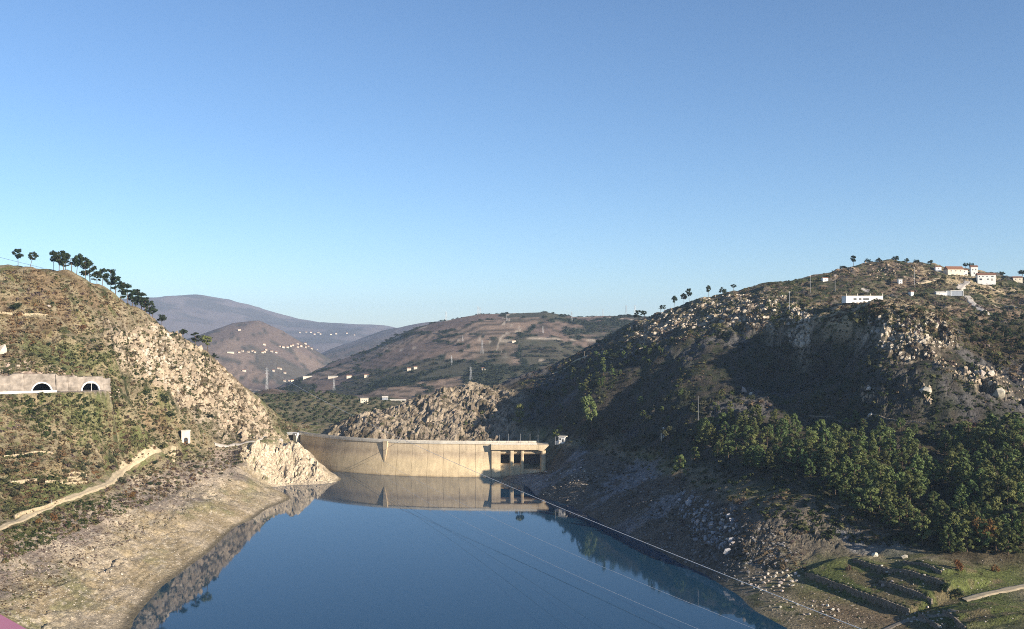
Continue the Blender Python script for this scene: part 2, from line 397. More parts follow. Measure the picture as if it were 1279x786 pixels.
# rock
lay(C(.11, .088, .06), np.clip(CRAG * .8 + SPUR + RIDGE * .3 + ROCKM * .5, 0, 1), nz)
gran = C(.36, .295, .215) * (1 + .35 * n3 + .25 * n2)[..., None]
lay(gran, np.clip(CRAG * .85 + SPUR * .6 + RIDGE * .45 + ROCKM * .65, 0, 1) * sstep(-.2, .25, n3 + .8 * n2 + .12), nz)
lay(C(.075, .07, .06), CLIFF * .85, nz)  # cliff recess: its shade is put into a darker rock colour
lay(C(.47, .39, .28) * (1 + .25 * n3 + .12 * n2)[..., None], BLUFF * sstep(-.8, -.3, n3), nz)
lay(C(.105, .09, .075) * (1 + .4 * n3)[..., None], BAND * .85, nz)
lay(C(.20, .19, .185) * (1 + .4 * n3)[..., None], BAND * sstep(.25, .6, n1 + .4 * n2), nz)
lay(C(.10, .115, .038), TERR * sstep(3, 6, Z1), nz)
lay(C(.16, .12, .075), TERR * np.maximum(sstep(6.5, 4.5, Z1), sstep(.1, .5, n2 + .4 * n3) * .7), nz)
lay(C(.30, .25, .205), np.clip(bench_in, 0, 1), nz)
lay(C(.36, .27, .21) * (1 + .35 * n3)[..., None], inl * sstep(0, -4, out) * sstep(-16, -9, out) * sstep(-.1, .35, n2 + .2), nz)
# beyond: vineyards, scrub, hedges
fz = slice(nr, NY)
XF, YF, ZF = GX[fz], GY[fz], GZ[fz]
m1 = fbm(XF, YF, 330, 4, 51); m2 = fbm(XF, YF, 70, 4, 52)
d1, d2, hc, _, _ = cells(XF + 60 * fbm(XF, YF, 150, 2, 53), YF + 60 * fbm(XF, YF, 150, 2, 54), 170, 55)
col[fz] = C(.175, .125, .098)
lay(C(.25, .18, .13), sstep(.45, .75, hc), fz)
lay(C(.052, .06, .036), np.clip(sstep(.74, .80, (hc * 7.7) % 1.0) * .8 + sstep(.32, .55, m1 + .35 * m2), 0, 1), fz)
rows = .5 + .5 * np.sin(ZF * 2 * np.pi / 7.5 + 1.2 * m2)
lay(C(.06, .05, .036), sstep(.45, .9, rows) * .85 * sstep(-.4, .2, m1 + hc - .3), fz)
lay(C(.03, .038, .024), sstep(.10, .03, d2 - d1), fz)
d3, d4, hd, _, _ = cells(XF + 40 * fbm(XF, YF, 120, 2, 57), YF * .8, 260, 58)
lay(C(.40, .33, .25), sstep(.030, .012, d4 - d3) * sstep(.35, .45, hd) * sstep(3200, 2900, YF), fz)
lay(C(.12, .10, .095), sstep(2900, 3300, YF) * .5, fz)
lay(C(.042, .05, .03), sstep(55, 20, np.abs(XF + 115 - (YF - 1300) * .11)) * sstep(1300, 1400, YF) * sstep(2300, 1900, YF) * .8, fz)
lay(C(.165, .14, .14), sstep(4600, 5200, YF), fz)  # farthest ridges paler and purplish: distance haze put into their colour
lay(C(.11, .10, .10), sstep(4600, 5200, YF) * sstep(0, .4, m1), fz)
olive = sstep(940, 980, Y1) * sstep(-95, -130, X1) * sstep(-330, -300, X1)
lay(C(.13, .115, .07), olive, nz)
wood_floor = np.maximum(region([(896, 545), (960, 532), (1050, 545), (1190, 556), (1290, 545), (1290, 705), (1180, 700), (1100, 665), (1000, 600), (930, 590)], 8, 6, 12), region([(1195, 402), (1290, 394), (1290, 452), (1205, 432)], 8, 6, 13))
lay(C(.055, .045, .028), wood_floor * .85, nz)  # wood floor darkened, standing in for shade between the trees
grain = np.ones((NY, NU)); grain[:nr] = 1 - .15 * mud
col = np.clip(col, .012, .75)

# ------------------------------------------------------------------ materials
MATS = {}
def new_mat(name):
    m = bpy.data.materials.new(name); m.use_nodes = True
    nt = m.node_tree; b = nt.nodes["Principled BSDF"]
    b.inputs["Roughness"].default_value = .9
    b.inputs["Specular IOR Level"].default_value = .15
    MATS[name] = m
    return m, nt, b

def N(nt, t, **kw):
    n = nt.nodes.new(t)
    for k, v in kw.items():
        setattr(n, k, v)
    return n

def noise_factor(nt, scale, lo, hi, detail=4, coord='Object', rough=.6):
    tc = N(nt, "ShaderNodeTexCoord"); no = N(nt, "ShaderNodeTexNoise")
    no.inputs["Scale"].default_value = scale; no.inputs["Detail"].default_value = detail; no.inputs["Roughness"].default_value = rough
    nt.links.new(tc.outputs[coord], no.inputs["Vector"])
    mr = N(nt, "ShaderNodeMapRange")
    mr.inputs["From Min"].default_value = .3; mr.inputs["From Max"].default_value = .7
    mr.inputs["To Min"].default_value = lo; mr.inputs["To Max"].default_value = hi
    nt.links.new(no.outputs["Fac"], mr.inputs["Value"])
    return mr.outputs[0], no.outputs["Fac"]

def mult(nt, a, b):
    m = N(nt, "ShaderNodeVectorMath", operation='MULTIPLY')
    if isinstance(a, (tuple, list)):
        m.inputs[0].default_value = a[:3]
    else:
        nt.links.new(a, m.inputs[0])
    nt.links.new(b, m.inputs[1])
    return m.outputs[0]

def simple_mat(name, c, scale=1.0, lo=.75, hi=1.25, rough=.9, bump=0.0, metal=0.0, rand=0.0, spec=.15):
    m, nt, b = new_mat(name)
    f, raw = noise_factor(nt, scale, lo, hi)
    o = mult(nt, c, f)
    if rand:
        oi = N(nt, "ShaderNodeObjectInfo"); hs = N(nt, "ShaderNodeHueSaturation")
        for sock, a, bb in (("Hue", .5 - .05 * rand, .5 + .03 * rand), ("Value", 1 - .35 * rand, 1 + .3 * rand)):
            mr = N(nt, "ShaderNodeMapRange"); mr.inputs["To Min"].default_value = a; mr.inputs["To Max"].default_value = bb
            if sock == "Value":
                mm = N(nt, "ShaderNodeMath", operation='FRACT'); m2 = N(nt, "ShaderNodeMath", operation='MULTIPLY')
                m2.inputs[1].default_value = 17.3
                nt.links.new(oi.outputs["Random"], m2.inputs[0]); nt.links.new(m2.outputs[0], mm.inputs[0]); nt.links.new(mm.outputs[0], mr.inputs["Value"])
            else:
                nt.links.new(oi.outputs["Random"], mr.inputs["Value"])
            nt.links.new(mr.outputs[0], hs.inputs[sock])
        nt.links.new(o, hs.inputs["Color"]); o = hs.outputs[0]
    nt.links.new(o, b.inputs["Base Color"])
    b.inputs["Roughness"].default_value = rough; b.inputs["Metallic"].default_value = metal
    b.inputs["Specular IOR Level"].default_value = spec
    if bump:
        bp = N(nt, "ShaderNodeBump"); bp.inputs["Strength"].default_value = .8; bp.inputs["Distance"].default_value = bump
        nt.links.new(raw, bp.inputs["Height"]); nt.links.new(bp.outputs[0], b.inputs["Normal"])
    return m

def attr_mat(name, scales, bump, rough=.95, trans=0.0):
    """colour from the mesh's own 'tint' attribute, broken up by noise"""
    m, nt, b = new_mat(name)
    at = N(nt, "ShaderNodeAttribute", attribute_name="tint")
    o = at.outputs["Color"]; raw = None
    for s, lo, hi in scales:
        f, raw = noise_factor(nt, s, lo, hi, 6, rough=.68)
        if bump > 1:                       # 'tint' carries in its fourth number how rough the ground is
            mm = N(nt, "ShaderNodeMix"); mm.inputs[2].default_value = 1.0
            nt.links.new(at.outputs["Alpha"], mm.inputs[0]); nt.links.new(f, mm.inputs[3]); f = mm.outputs[0]
        o = mult(nt, o, f)
    nt.links.new(o, b.inputs["Base Color"]); b.inputs["Roughness"].default_value = rough
    b.inputs["Specular IOR Level"].default_value = .08
    if bump:
        bp = N(nt, "ShaderNodeBump"); bp.inputs["Strength"].default_value = 1.0; bp.inputs["Distance"].default_value = bump
        if bump > 1: nt.links.new(at.outputs["Alpha"], bp.inputs["Strength"])
        nt.links.new(raw, bp.inputs["Height"]); nt.links.new(bp.outputs[0], b.inputs["Normal"])
    return m

M_ground = attr_mat("ground", [(.09, .72, 1.3), (.8, .45, 1.6)], 1.3)
M_scrub = attr_mat("scrub_leaves", [(.5, .7, 1.3)], 0)
M_stone = attr_mat("field_stone", [(1.2, .65, 1.3)], .25)

# ------------------------------------------------------------------ object helpers
def tag(o, label=None, cat=None, group=None, kind=None):
    if label: o['label'] = label
    if cat: o['category'] = cat
    if group: o['group'] = group
    if kind: o['kind'] = kind
    return o

def link(name, me, mat=None, parent=None):
    o = bpy.data.objects.new(name, me); COL.objects.link(o)
    if mat is not None and me is not None and len(me.materials) == 0:
        me.materials.append(mat)
    if parent is not None: o.parent = parent
    return o

def empty(name, loc, rz=0.0, scale=1.0):
    o = bpy.data.objects.new(name, None); COL.objects.link(o)
    o.location = loc; o.rotation_euler = (0, 0, rz); o.scale = (scale,) * 3
    o.empty_display_size = .5
    return o

def dup(root, loc, rz=0.0, scale=None):
    r = root.copy(); COL.objects.link(r); r.location = loc; r.rotation_euler = (0, 0, rz)
    if scale is not None: r.scale = scale
    for ch in list(root.children):
        c = ch.copy(); COL.objects.link(c); c.parent = r
        for g in list(ch.children):
            d = g.copy(); COL.objects.link(d); d.parent = c
    return r

def np_mesh(name, verts, faces, smooth=False, tint=None, face_n=None):
    """verts (n,3), faces (m,k) of one size"""
    me = bpy.data.meshes.new(name)
    verts = np.asarray(verts, np.float32); faces = np.asarray(faces, np.int32)
    m, k = faces.shape
    me.vertices.add(len(verts)); me.vertices.foreach_set("co", verts.ravel())
    me.loops.add(m * k); me.loops.foreach_set("vertex_index", faces.ravel())
    me.polygons.add(m)
    me.polygons.foreach_set("loop_start", np.arange(0, m * k, k, dtype=np.int32))
    me.polygons.foreach_set("use_smooth", np.broadcast_to(np.asarray(smooth, bool), (m,)).copy())
    me.update(calc_edges=True)
    if tint is not None:
        a = me.color_attributes.new("tint", 'FLOAT_COLOR', 'POINT')
        if tint.shape[1] == 3: tint = np.concatenate([tint, np.ones((len(tint), 1))], 1)
        a.data.foreach_set("color", tint.astype(np.float32).ravel())
    return me

class MB:
    """collects boxes, bars, tubes and prisms into one mesh"""
    def __init__(s):
        s.v = []; s.f = []
    def add(s, vs, fs):
        n = len(s.v); s.v += [tuple(v) for v in vs]; s.f += [tuple(i + n for i in f) for f in fs]; return s
    def box(s, c, d, rz=0.0, taper=1.0):
        cx, cy, cz = c; a, b, h = d[0] / 2, d[1] / 2, d[2] / 2
        vs = []
        for z, k in ((-h, 1.0), (h, taper)):
            for x, y in ((-a, -b), (a, -b), (a, b), (-a, b)):
                x, y = x * k, y * k
                vs.append((cx + x * math.cos(rz) - y * math.sin(rz), cy + x * math.sin(rz) + y * math.cos(rz), cz + z))
        return s.add(vs, [(3, 2, 1, 0), (4, 5, 6, 7), (0, 1, 5, 4), (1, 2, 6, 5), (2, 3, 7, 6), (3, 0, 4, 7)])
    def tube(s, pts, r, n=6, r2=None, cap=True):
        pts = [Vector(p) for p in pts]; m = len(pts); vs = []
        for i, p in enumerate(pts):
            t = (pts[min(i + 1, m - 1)] - pts[max(i - 1, 0)])
            t = t.normalized() if t.length > 1e-9 else Vector((0, 0, 1))
            a = t.orthogonal().normalized() if abs(t.z) > .99 else t.cross(Vector((0, 0, 1))).normalized()
            b = t.cross(a)
            rr = r if r2 is None else r + (r2 - r) * i / (m - 1)
            for k in range(n):
                an = 2 * math.pi * k / n
                vs.append(p + a * (rr * math.cos(an)) + b * (rr * math.sin(an)))
        fs = [(i * n + k, i * n + (k + 1) % n, (i + 1) * n + (k + 1) % n, (i + 1) * n + k) for i in range(m - 1) for k in range(n)]
        if cap:
            fs += [tuple(range(n - 1, -1, -1)), tuple((m - 1) * n + k for k in range(n))]
        return s.add(vs, fs)
    def prism(s, poly, h0, h1, fn=None):
        """extrude a polygon of (a,b) between h0 and h1; fn maps (a,b,h) to a point"""
        fn = fn or (lambda a, b, h: (a, b, h)); n = len(poly)
        vs = [fn(a, b, h0) for a, b in poly] + [fn(a, b, h1) for a, b in poly]
        return s.add(vs, [tuple(range(n - 1, -1, -1)), tuple(range(n, 2 * n))] + [(i, (i + 1) % n, n + (i + 1) % n, n + i) for i in range(n)])
    def build(s, name, mat, parent=None, smooth=False):
        me = bpy.data.meshes.new(name); me.from_pydata(s.v, [], s.f); me.update()
        bm = bmesh.new(); bm.from_mesh(me); bmesh.ops.recalc_face_normals(bm, faces=bm.faces); bm.to_mesh(me); bm.free()
        me.polygons.foreach_set("use_smooth", [smooth] * len(me.polygons))
        return link(name, me, mat, parent)

# ------------------------------------------------------------------ the ground sheet
idx = np.arange(NY * NU).reshape(NY, NU)
quads = np.stack([idx[:-1, :-1], idx[:-1, 1:], idx[1:, 1:], idx[1:, :-1]], -1).reshape(-1, 4)
rk = np.zeros((NY, NU)); rk[:nr] = rock
flat = ((rk[:-1, :-1] + rk[1:, 1:]) * .5 > .45).reshape(-1)
# leave the tunnel mouths open: drop the step of the cutting where the two bores pass through it
TUN = [(52.0, 489.0, 5.2), (113.0, 494.0, 4.8)]
def wall_s(u):
    """distance along the cutting wall where the sight line through column u meets it"""
    k = (u - UC) / F
    t = (k * WA[1] - WA[0]) / (wd[0] - k * wd[1])
    return float(t)
TUN_S = [wall_s(u) for u, v, r in TUN]
al_q = (GX.ravel()[quads].mean(1) - WA[0]) * wd[0] + (GY.ravel()[quads].mean(1) - WA[1]) * wd[1]
ou_q = (GX.ravel()[quads] - WA[0]) * wnrm[0] + (GY.ravel()[quads] - WA[1]) * wnrm[1]
zq = GZ.ravel()[quads]
drop = np.zeros(len(quads), bool)
for (u, v, r), s in zip(TUN, TUN_S):
    drop |= (np.abs(al_q - s) < r + .5) & (ou_q.min(1) < -3.0) & (ou_q.max(1) > -8.5) & (zq.min(1) < ROADZ + r + 1.5) & (zq.max(1) > ROADZ + .3) & (np.abs(ou_q).max(1) < 15)
quads = quads[~drop]; flat = flat[~drop]
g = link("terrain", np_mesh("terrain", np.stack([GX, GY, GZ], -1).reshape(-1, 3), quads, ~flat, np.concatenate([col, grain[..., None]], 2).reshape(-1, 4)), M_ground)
tag(g, kind="structure")

# ------------------------------------------------------------------ water
m, nt, b = new_mat("reservoir_water")
b.inputs["Base Color"].default_value = (.010, .040, .075, 1)
b.inputs["IOR"].default_value = 1.333
b.inputs["Specular IOR Level"].default_value = .5
tc = N(nt, "ShaderNodeTexCoord"); no = N(nt, "ShaderNodeTexNoise")
no.inputs["Scale"].default_value = .35; no.inputs["Detail"].default_value = 3
nt.links.new(tc.outputs["Object"], no.inputs["Vector"])
bp = N(nt, "ShaderNodeBump"); bp.inputs["Strength"].default_value = .05; bp.inputs["Distance"].default_value = .05
nt.links.new(no.outputs["Fac"], bp.inputs["Height"]); nt.links.new(bp.outputs[0], b.inputs["Normal"])
f_, _ = noise_factor(nt, .012, .012, .055, 3)
nt.links.new(f_, b.inputs["Roughness"])
w = MB().add([(-420, -300, 0), (420, -300, 0), (420, 760, 0), (60, 800, 0), (-190, 815, 0), (-420, 815, 0)], [(0, 1, 2, 3, 4, 5)]).build("water", m)
tag(w, kind="structure")

# ------------------------------------------------------------------ more materials
def concrete_mat(name, base, bands=True):
    m, nt, b = new_mat(name)
    f1, _ = noise_factor(nt, .10, .86, 1.12); f2, raw = noise_factor(nt, 1.3, .82, 1.15)
    o = mult(nt, mult(nt, base, f1), f2)
    tc = N(nt, "ShaderNodeTexCoord")
    st = N(nt, "ShaderNodeTexNoise"); mp = N(nt, "ShaderNodeMapping"); mp.inputs["Scale"].default_value = (.5, .5, .022)
    nt.links.new(tc.outputs["Object"], mp.inputs["Vector"]); nt.links.new(mp.outputs[0], st.inputs["Vector"])
    st.inputs["Scale"].default_value = 1.0; st.inputs["Detail"].default_value = 5
    mr = N(nt, "ShaderNodeMapRange"); mr.inputs["From Min"].default_value = .35; mr.inputs["From Max"].default_value = .65
    mr.inputs["To Min"].default_value = .88; mr.inputs["To Max"].default_value = 1.06
    nt.links.new(st.outputs["Fac"], mr.inputs["Value"]); o = mult(nt, o, mr.outputs[0])
    if bands:      # tide marks left by the water at its usual levels
        sx = N(nt, "ShaderNodeSeparateXYZ"); nt.links.new(tc.outputs["Object"], sx.inputs[0])
        wob, _ = noise_factor(nt, .15, -.9, .9)
        ad = N(nt, "ShaderNodeMath", operation='ADD'); nt.links.new(sx.outputs["Z"], ad.inputs[0]); nt.links.new(wob, ad.inputs[1])
        mz = N(nt, "ShaderNodeMapRange"); mz.inputs["From Min"].default_value = 0; mz.inputs["From Max"].default_value = 28
        nt.links.new(ad.outputs[0], mz.inputs["Value"])
        cr = N(nt, "ShaderNodeValToRGB"); nt.links.new(mz.outputs[0], cr.inputs[0])
        e = cr.color_ramp.elements
        stops = [(0, (.70, .62, .50)), (.05, (.98, .90, .76)), (.30, (1.0, .93, .78)), (.45, (.98, .9, .76)), (.54, (.86, .79, .70)), (.60, (.74, .68, .62)), (.66, (.72, .66, .60)), (.70, (.86, .80, .72)), (.85, (.94, .88, .80)), (.90, (.84, .78, .70)), (1, (1.0, .97, .92))]
        while len(e) < len(stops): e.new(.5)
        for el, (p, c) in zip(e, stops):
            el.position = p; el.color = (*c, 1)
        o = mult(nt, o, cr.outputs[0])
    nt.links.new(o, b.inputs["Base Color"])
    bp = N(nt, "ShaderNodeBump"); bp.inputs["Distance"].default_value = .05; bp.inputs["Strength"].default_value = .6
    nt.links.new(raw, bp.inputs["Height"]); nt.links.new(bp.outputs[0], b.inputs["Normal"])
    return m

M_dam = concrete_mat("dam_concrete", (.63, .54, .40))
M_conc = concrete_mat("pale_concrete", (.62, .57, .48), False)
M_portal = simple_mat("sprayed_concrete", (.29, .25, .21), .28, .5, 1.3, bump=.25)
M_white = simple_mat("white_paint", (.80, .78, .73), .7, .85, 1.1)
M_cream = simple_mat("cream_render", (.68, .60, .47), .7, .85, 1.1)
M_plaster = simple_mat("aged_plaster", (.52, .46, .37), .7, .85, 1.1)
M_tile = simple_mat("clay_tiles", (.24, .12, .075), 2.2, .7, 1.25, bump=.05)
M_grey = simple_mat("grey_sheet", (.30, .33, .37), 1.0, .85, 1.15, rough=.6)
M_steel = simple_mat("galvanised_steel", (.40, .41, .42), 2.0, .85, 1.1, rough=.5, metal=.4)
M_gate = simple_mat("dark_steel", (.045, .045, .05), 1.0, .7, 1.3, rough=.6)
M_glass = simple_mat("dark_glass", (.03, .035, .045), 1.0, .9, 1.1, rough=.15, spec=.5)
M_bore = simple_mat("tunnel_lining", (.03, .03, .026), .8, .8, 1.2)
M_dark = simple_mat("dark_asphalt", (.05, .05, .052), .8, .8, 1.2)
M_dirt = simple_mat("pale_dirt", (.43, .35, .23), .6, .8, 1.2, bump=.1)
M_road = simple_mat("pale_road", (.42, .38, .33), .6, .85, 1.15)
M_wood = simple_mat("weathered_wood", (.28, .23, .18), 2.0, .75, 1.2)
M_rail = simple_mat("pink_red_paint", (.50, .17, .22), 6.0, .9, 1.08, rough=.45, bump=.001, spec=.4)
M_cable = simple_mat("aluminium_cable", (.80, .78, .74), 1.0, .95, 1.05, rough=.6)
M_wire = simple_mat("black_wire", (.03, .03, .03), 1.0, .9, 1.1)
M_bark = simple_mat("pine_bark", (.115, .08, .055), 2.5, .7, 1.3)
M_pine = simple_mat("pine_needles", (.13, .165, .06), .8, .6, 1.4, rand=.9)
M_pined = simple_mat("dark_pine_needles", (.040, .060, .028), .8, .6, 1.4, rand=.7)
M_olive = simple_mat("grey_green_leaves", (.095, .105, .058), .8, .6, 1.4, rand=1.0)
M_rust = simple_mat("rust_leaves", (.21, .115, .045), .8, .6, 1.4, rand=.25)
M_brown = simple_mat("bare_twigs", (.13, .085, .07), .8, .7, 1.3, rand=.6)
M_boul = simple_mat("pale_granite", (.50, .44, .36), 1.4, .65, 1.25, bump=.15, rand=.7)
M_wallst = simple_mat("dry_stone", (.20, .17, .13), 1.2, .6, 1.35, bump=.1)

# ------------------------------------------------------------------ the dam
dam = empty("arch_dam", (0, 0, 0))
tag(dam, "curved sand-coloured concrete dam closing the far end of the reservoir", "dam")
ctrl = [(-197, 880), (-188, 868), (-166, 843), (-138, 819), (-106, 801), (-72, 791), (-42, 787), (-16, 786)]
ctrl = [Vector((x, y, 0)) for x, y in ctrl]
crest = []
for i in range(len(ctrl) - 1):
    p0, p1, p2, p3 = ctrl[max(i - 1, 0)], ctrl[i], ctrl[i + 1], ctrl[min(i + 2, len(ctrl) - 1)]
    for k in range(12):
        t = k / 12
        crest.append(.5 * ((2 * p1) + (p2 - p0) * t + (2 * p0 - 5 * p1 + 4 * p2 - p3) * t * t + (3 * p1 - p0 - 3 * p2 + p3) * t ** 3))
crest.append(ctrl[-1])
acc = [0.0]
for a, b_ in zip(crest, crest[1:]): acc.append(acc[-1] + (b_ - a).length)
LEN = acc[-1]
def on_crest(s):
    s = min(max(s, 0), LEN)
    i = min(int(np.searchsorted(acc, s)), len(acc) - 1); i = max(i, 1)
    t = (s - acc[i - 1]) / max(acc[i] - acc[i - 1], 1e-6)
    p = crest[i - 1].lerp(crest[i], t); d = (crest[i] - crest[i - 1]).normalized()
    return p, d, Vector((d.y, -d.x, 0))           # point, run, upstream normal
def shell(s0, s1, rows, n=5):
    """rows: (z, upstream offset, downstream offset) from below up"""
    vs, fs = [], []
    m = len(rows)
    for k in range(n + 1):
        p, d, nn = on_crest(s0 + (s1 - s0) * k / n)
        vs += [p + nn * u + Vector((0, 0, z)) for z, u, dn in rows] + [p + nn * -dn + Vector((0, 0, z)) for z, u, dn in reversed(rows)]
    M2 = 2 * m
    for k in range(n):
        for j in range(M2):
            fs.append((k * M2 + j, k * M2 + (j + 1) % M2, (k + 1) * M2 + (j + 1) % M2, (k + 1) * M2 + j))
    fs += [tuple(range(M2 - 1, -1, -1)), tuple(n * M2 + j for j in range(M2))]
    return vs, fs
prof = [(-22, 7.5, 9), (-6, 6.2, 8), (4, 4.6, 7), (12, 2.6, 6), (19, 1.0, 5.5), (25.2, 0, 5)]
NB = 17
for k in range(NB):
    s0, s1 = LEN * k / NB + .11, LEN * (k + 1) / NB - .11
    MB().add(*shell(s0, s1, prof)).build("wall_block", M_dam, dam, True).data.polygons.foreach_set("use_smooth", [False] * 0 or [False] * (5 * 12 + 2))
MB().add(*shell(.2, LEN - .2, [(z, u - .35, dn - .35) for z, u, dn in prof], 60)).build("wall_core", M_dam, dam)
MB().add(*shell(0, LEN, [(25.2, .55, 5.3), (25.9, .6, 5.3)], 60)).build("crest_road", M_conc, dam)
MB().add(*shell(0, LEN, [(25.9, .6, -.25), (27.0, .6, -.25)], 60)).build("parapet", M_conc, dam)
MB().add(*shell(0, LEN, [(25.9, -4.9, 5.3), (27.2, -4.9, 5.3)], 60)).build("parapet", M_conc, dam)
# the tapering corbel on the face
sc_ = min(range(len(crest)), key=lambda i: abs((crest[i].x / crest[i].y) - (480.5 - UC) / F))
p, d, nn = on_crest(acc[sc_])
mb = MB()
vs = []
for z, wdt, pr in ((9.0, .4, 3.3), (24.0, 1.9, 1.9), (26.3, 1.9, 1.9)):
    for sd, o_ in ((-1, 0), (1, 0), (1, pr), (-1, pr)):
        vs.append(p + d * (sd * wdt) + nn * o_ + Vector((0, 0, z)))
fs = [(3, 2, 1, 0), (8, 9, 10, 11)]
for a in (0, 4):
    fs += [(a + j, a + (j + 1) % 4, a + 4 + (j + 1) % 4, a + 4 + j) for j in range(4)]
mb.add(vs, fs).build("corbel", M_dam, dam)
# spillway with its gates
def dbox(name, x0, x1, y0, y1, z0, z1, mat=M_dam):
    return MB().box(((x0 + x1) / 2, (y0 + y1) / 2, (z0 + z1) / 2), (x1 - x0, y1 - y0, z1 - z0)).build(name, mat, dam)
mbk = MB(); mbk.prism([(777.0, -18), (779.4, 0), (781.6, 10), (783.4, 23.6), (797, 23.6), (797, -18)], -15.95, -9.0, lambda a, b, h: (h, a, b)); mbk.build("spillway_block", M_dam, dam)
mbk = MB(); mbk.prism([(781.2, 21.2), (781.2, 25.2), (797.0, 25.2), (797.0, 20.4), (785.0, 20.4)], -16.2, 20.5, lambda a, b, h: (h, a, b)); mbk.build("deck", M_dam, dam)
mbk = MB(); mbk.prism([(20.52, 21.0), (24.0, 20.0), (28.6, 24.4), (28.6, 25.2), (20.52, 25.2)], 781.0, 797.0, lambda a, b, h: (a, h, b)); mbk.build("deck_bracket", M_dam, dam)
dbox("parapet", -16.2, 19.6, 781.0, 781.5, 25.21, 26.6, M_conc)
dbox("parapet", -16.2, 19.6, 796.6, 797.1, 25.21, 26.6, M_conc)
for x0, x1 in ((-8.98, -1.92), (1.32, 6.78), (9.22, 22.3)):
    mbk = MB()
    mbk.prism([(784.5, 20.39), (784.5, 18.6), (785.2, 17.6), (786.4, 17.0), (788.4, 16.9), (788.4, 20.39)], x0, x1, lambda a, b, h: (h, a, b)); mbk.build("breast_wall", M_dam, dam)
    g_ = dbox("gate", x0, x1, 792.0, 792.6, 9.0, 20.35, M_gate)
    rb = MB()
    for zz in (11.0, 13.0, 15.0):
        rb.box(((x0 + x1) / 2, 791.85, zz), (x1 - x0 - .3, .3, .35))
    rb.build("gate_rib", M_gate, g_)
    prf = [(783.6, -6), (783.6, 6.5), (784.2, 8.4), (785.6, 9.6), (788.0, 10.1), (792.5, 9.2), (796.0, 6), (796.0, -6)]
    if x0 > 8: prf = [(a, b - 4.5) for a, b in prf]
    mbk = MB(); mbk.prism(prf, x0, x1, lambda a, b, h: (h, a, b)); mbk.build("sill", M_dam, dam)
for x0, x1 in ((-1.9, 1.3), (6.8, 9.2)):
    mbk = MB(); nose = [(x0, 795.0), (x0, 782.6), ((x0 * 3 + x1) / 4, 781.9), ((x0 + x1 * 3) / 4, 781.9), (x1, 782.6), (x1, 795.0)]
    mbk.prism(nose, -6, 20.39); mbk.build("pier", M_dam, dam)
mbk = MB(); mbk.prism([(22.32, 795.0), (22.32, 783.0), (23.2, 781.6), (24.4, 781.2), (25.6, 781.6), (26.4, 783.0), (26.4, 795.0)], 1, 20.3); mbk.build("pier", M_dam, dam)
# wing wall and landing at the far abutment
p = py(345, 540, 866)
ab = empty("abutment_landing", (-186, 862, 25.0))
tag(ab, "whitish concrete landing joining the dam crest to the rocky bluff", "landing")
MB().box((-4, 8, .6), (26, 4.5, 1.0), R(118)).build("slab", M_conc, ab)
MB().prism([(-21, 11), (-1, 2.2), (3.0, -2.0), (2.2, -5), (-2, -1.2), (-22, 8.2)], -.2, 2.0).build("wing_wall", M_white, ab)
MB().prism([(-1.5, 1.8), (3.0, -2.2), (1.6, -6.6), (-2.2, -2)], -9, -.21).build("foot_wall", M_conc, ab)

# ------------------------------------------------------------------ ribbons laid on the ground
def resample(pts, step):
    pts = [Vector(p) for p in pts]; out = [pts[0]]
    for a, b_ in zip(pts, pts[1:]):
        n = max(1, int((b_ - a).length / step))
        out += [a.lerp(b_, k / n) for k in range(1, n + 1)]
    return out

def smooth_line(pts, it=2):
    for _ in range(it):
        q = [pts[0]]
        for a, b_ in zip(pts, pts[1:]):
            q += [a.lerp(b_, .25), a.lerp(b_, .75)]
        q.append(pts[-1]); pts = q
    return pts

def ribbon(name, pixels, width, mat, off=.3, world_pts=None, wob=.25, kind="structure"):
    pts = world_pts or [p for p in (pix(u, v) for u, v in pixels) if p is not None]
    pts = [Vector((p[0], p[1], 0)) for p in pts]
    pts = resample(smooth_line(pts), 1.6)
    vs, fs = [], []; nn = 7
    for i, p in enumerate(pts):
        t = (pts[min(i + 1, len(pts) - 1)] - pts[max(i - 1, 0)]).normalized(); s_ = Vector((t.y, -t.x, 0))
        w_ = width * (1 + wob * fbm(np.array([p.x]), np.array([p.y]), 7, 2, 77)[0])
        q = [p + s_ * (w_ * (k / (nn - 1) - .5)) for k in range(nn)]
        h = [height(a.x, a.y) for a in q]; hm = sum(h) / nn
        top = max(h)
        for k, a in enumerate(q):
            edge = k in (0, nn - 1)
            vs.append((a.x, a.y, h[k] - .4 if edge else max(h[k] + off, mix(h[k], hm, .6) + off)))
    for i in range(len(pts) - 1):
        for k in range(nn - 1):
            fs.append((i * nn + k, i * nn + k + 1, (i + 1) * nn + k + 1, (i + 1) * nn + k))
    o = MB().add(vs, fs).build(name, mat, None, True)
    return tag(o, kind=kind)

ribbon("dirt_track", [(-12, 664), (20, 652), (60, 634), (95, 620), (122, 610), (136, 604), (146, 594), (152, 586), (162, 578), (178, 570), (198, 563), (217, 558)], 4.2, M_dirt)
ribbon("bank_road", [(268, 554), (300, 554), (330, 552), (352, 549)], 3.2, M_road, .4)
ribbon("hill_road", [(1232, 394), (1222, 386), (1213, 377), (1208, 370)], 7.5, M_road, .5)
ribbon("hill_road", [(1198, 362), (1203, 356), (1208, 352)], 7.0, M_road, .5)
ribbon("hill_road", [(1145, 354), (1158, 352), (1171, 348)], 6.0, M_dirt, .5)
ribbon("hill_road", [(1229, 355), (1238, 361), (1249, 366)], 4.0, M_dirt, .5)
ribbon("hill_road", [(1076, 361), (1086, 364)], 4.0, M_road, .5)
ribbon("hill_road", [(1240, 381), (1257, 383), (1272, 384)], 3.0, M_dirt, .5)
ribbon("terrace_lane", [(1204, 750), (1222, 745), (1250, 739), (1290, 731)], 5.0, M_dirt, .35)
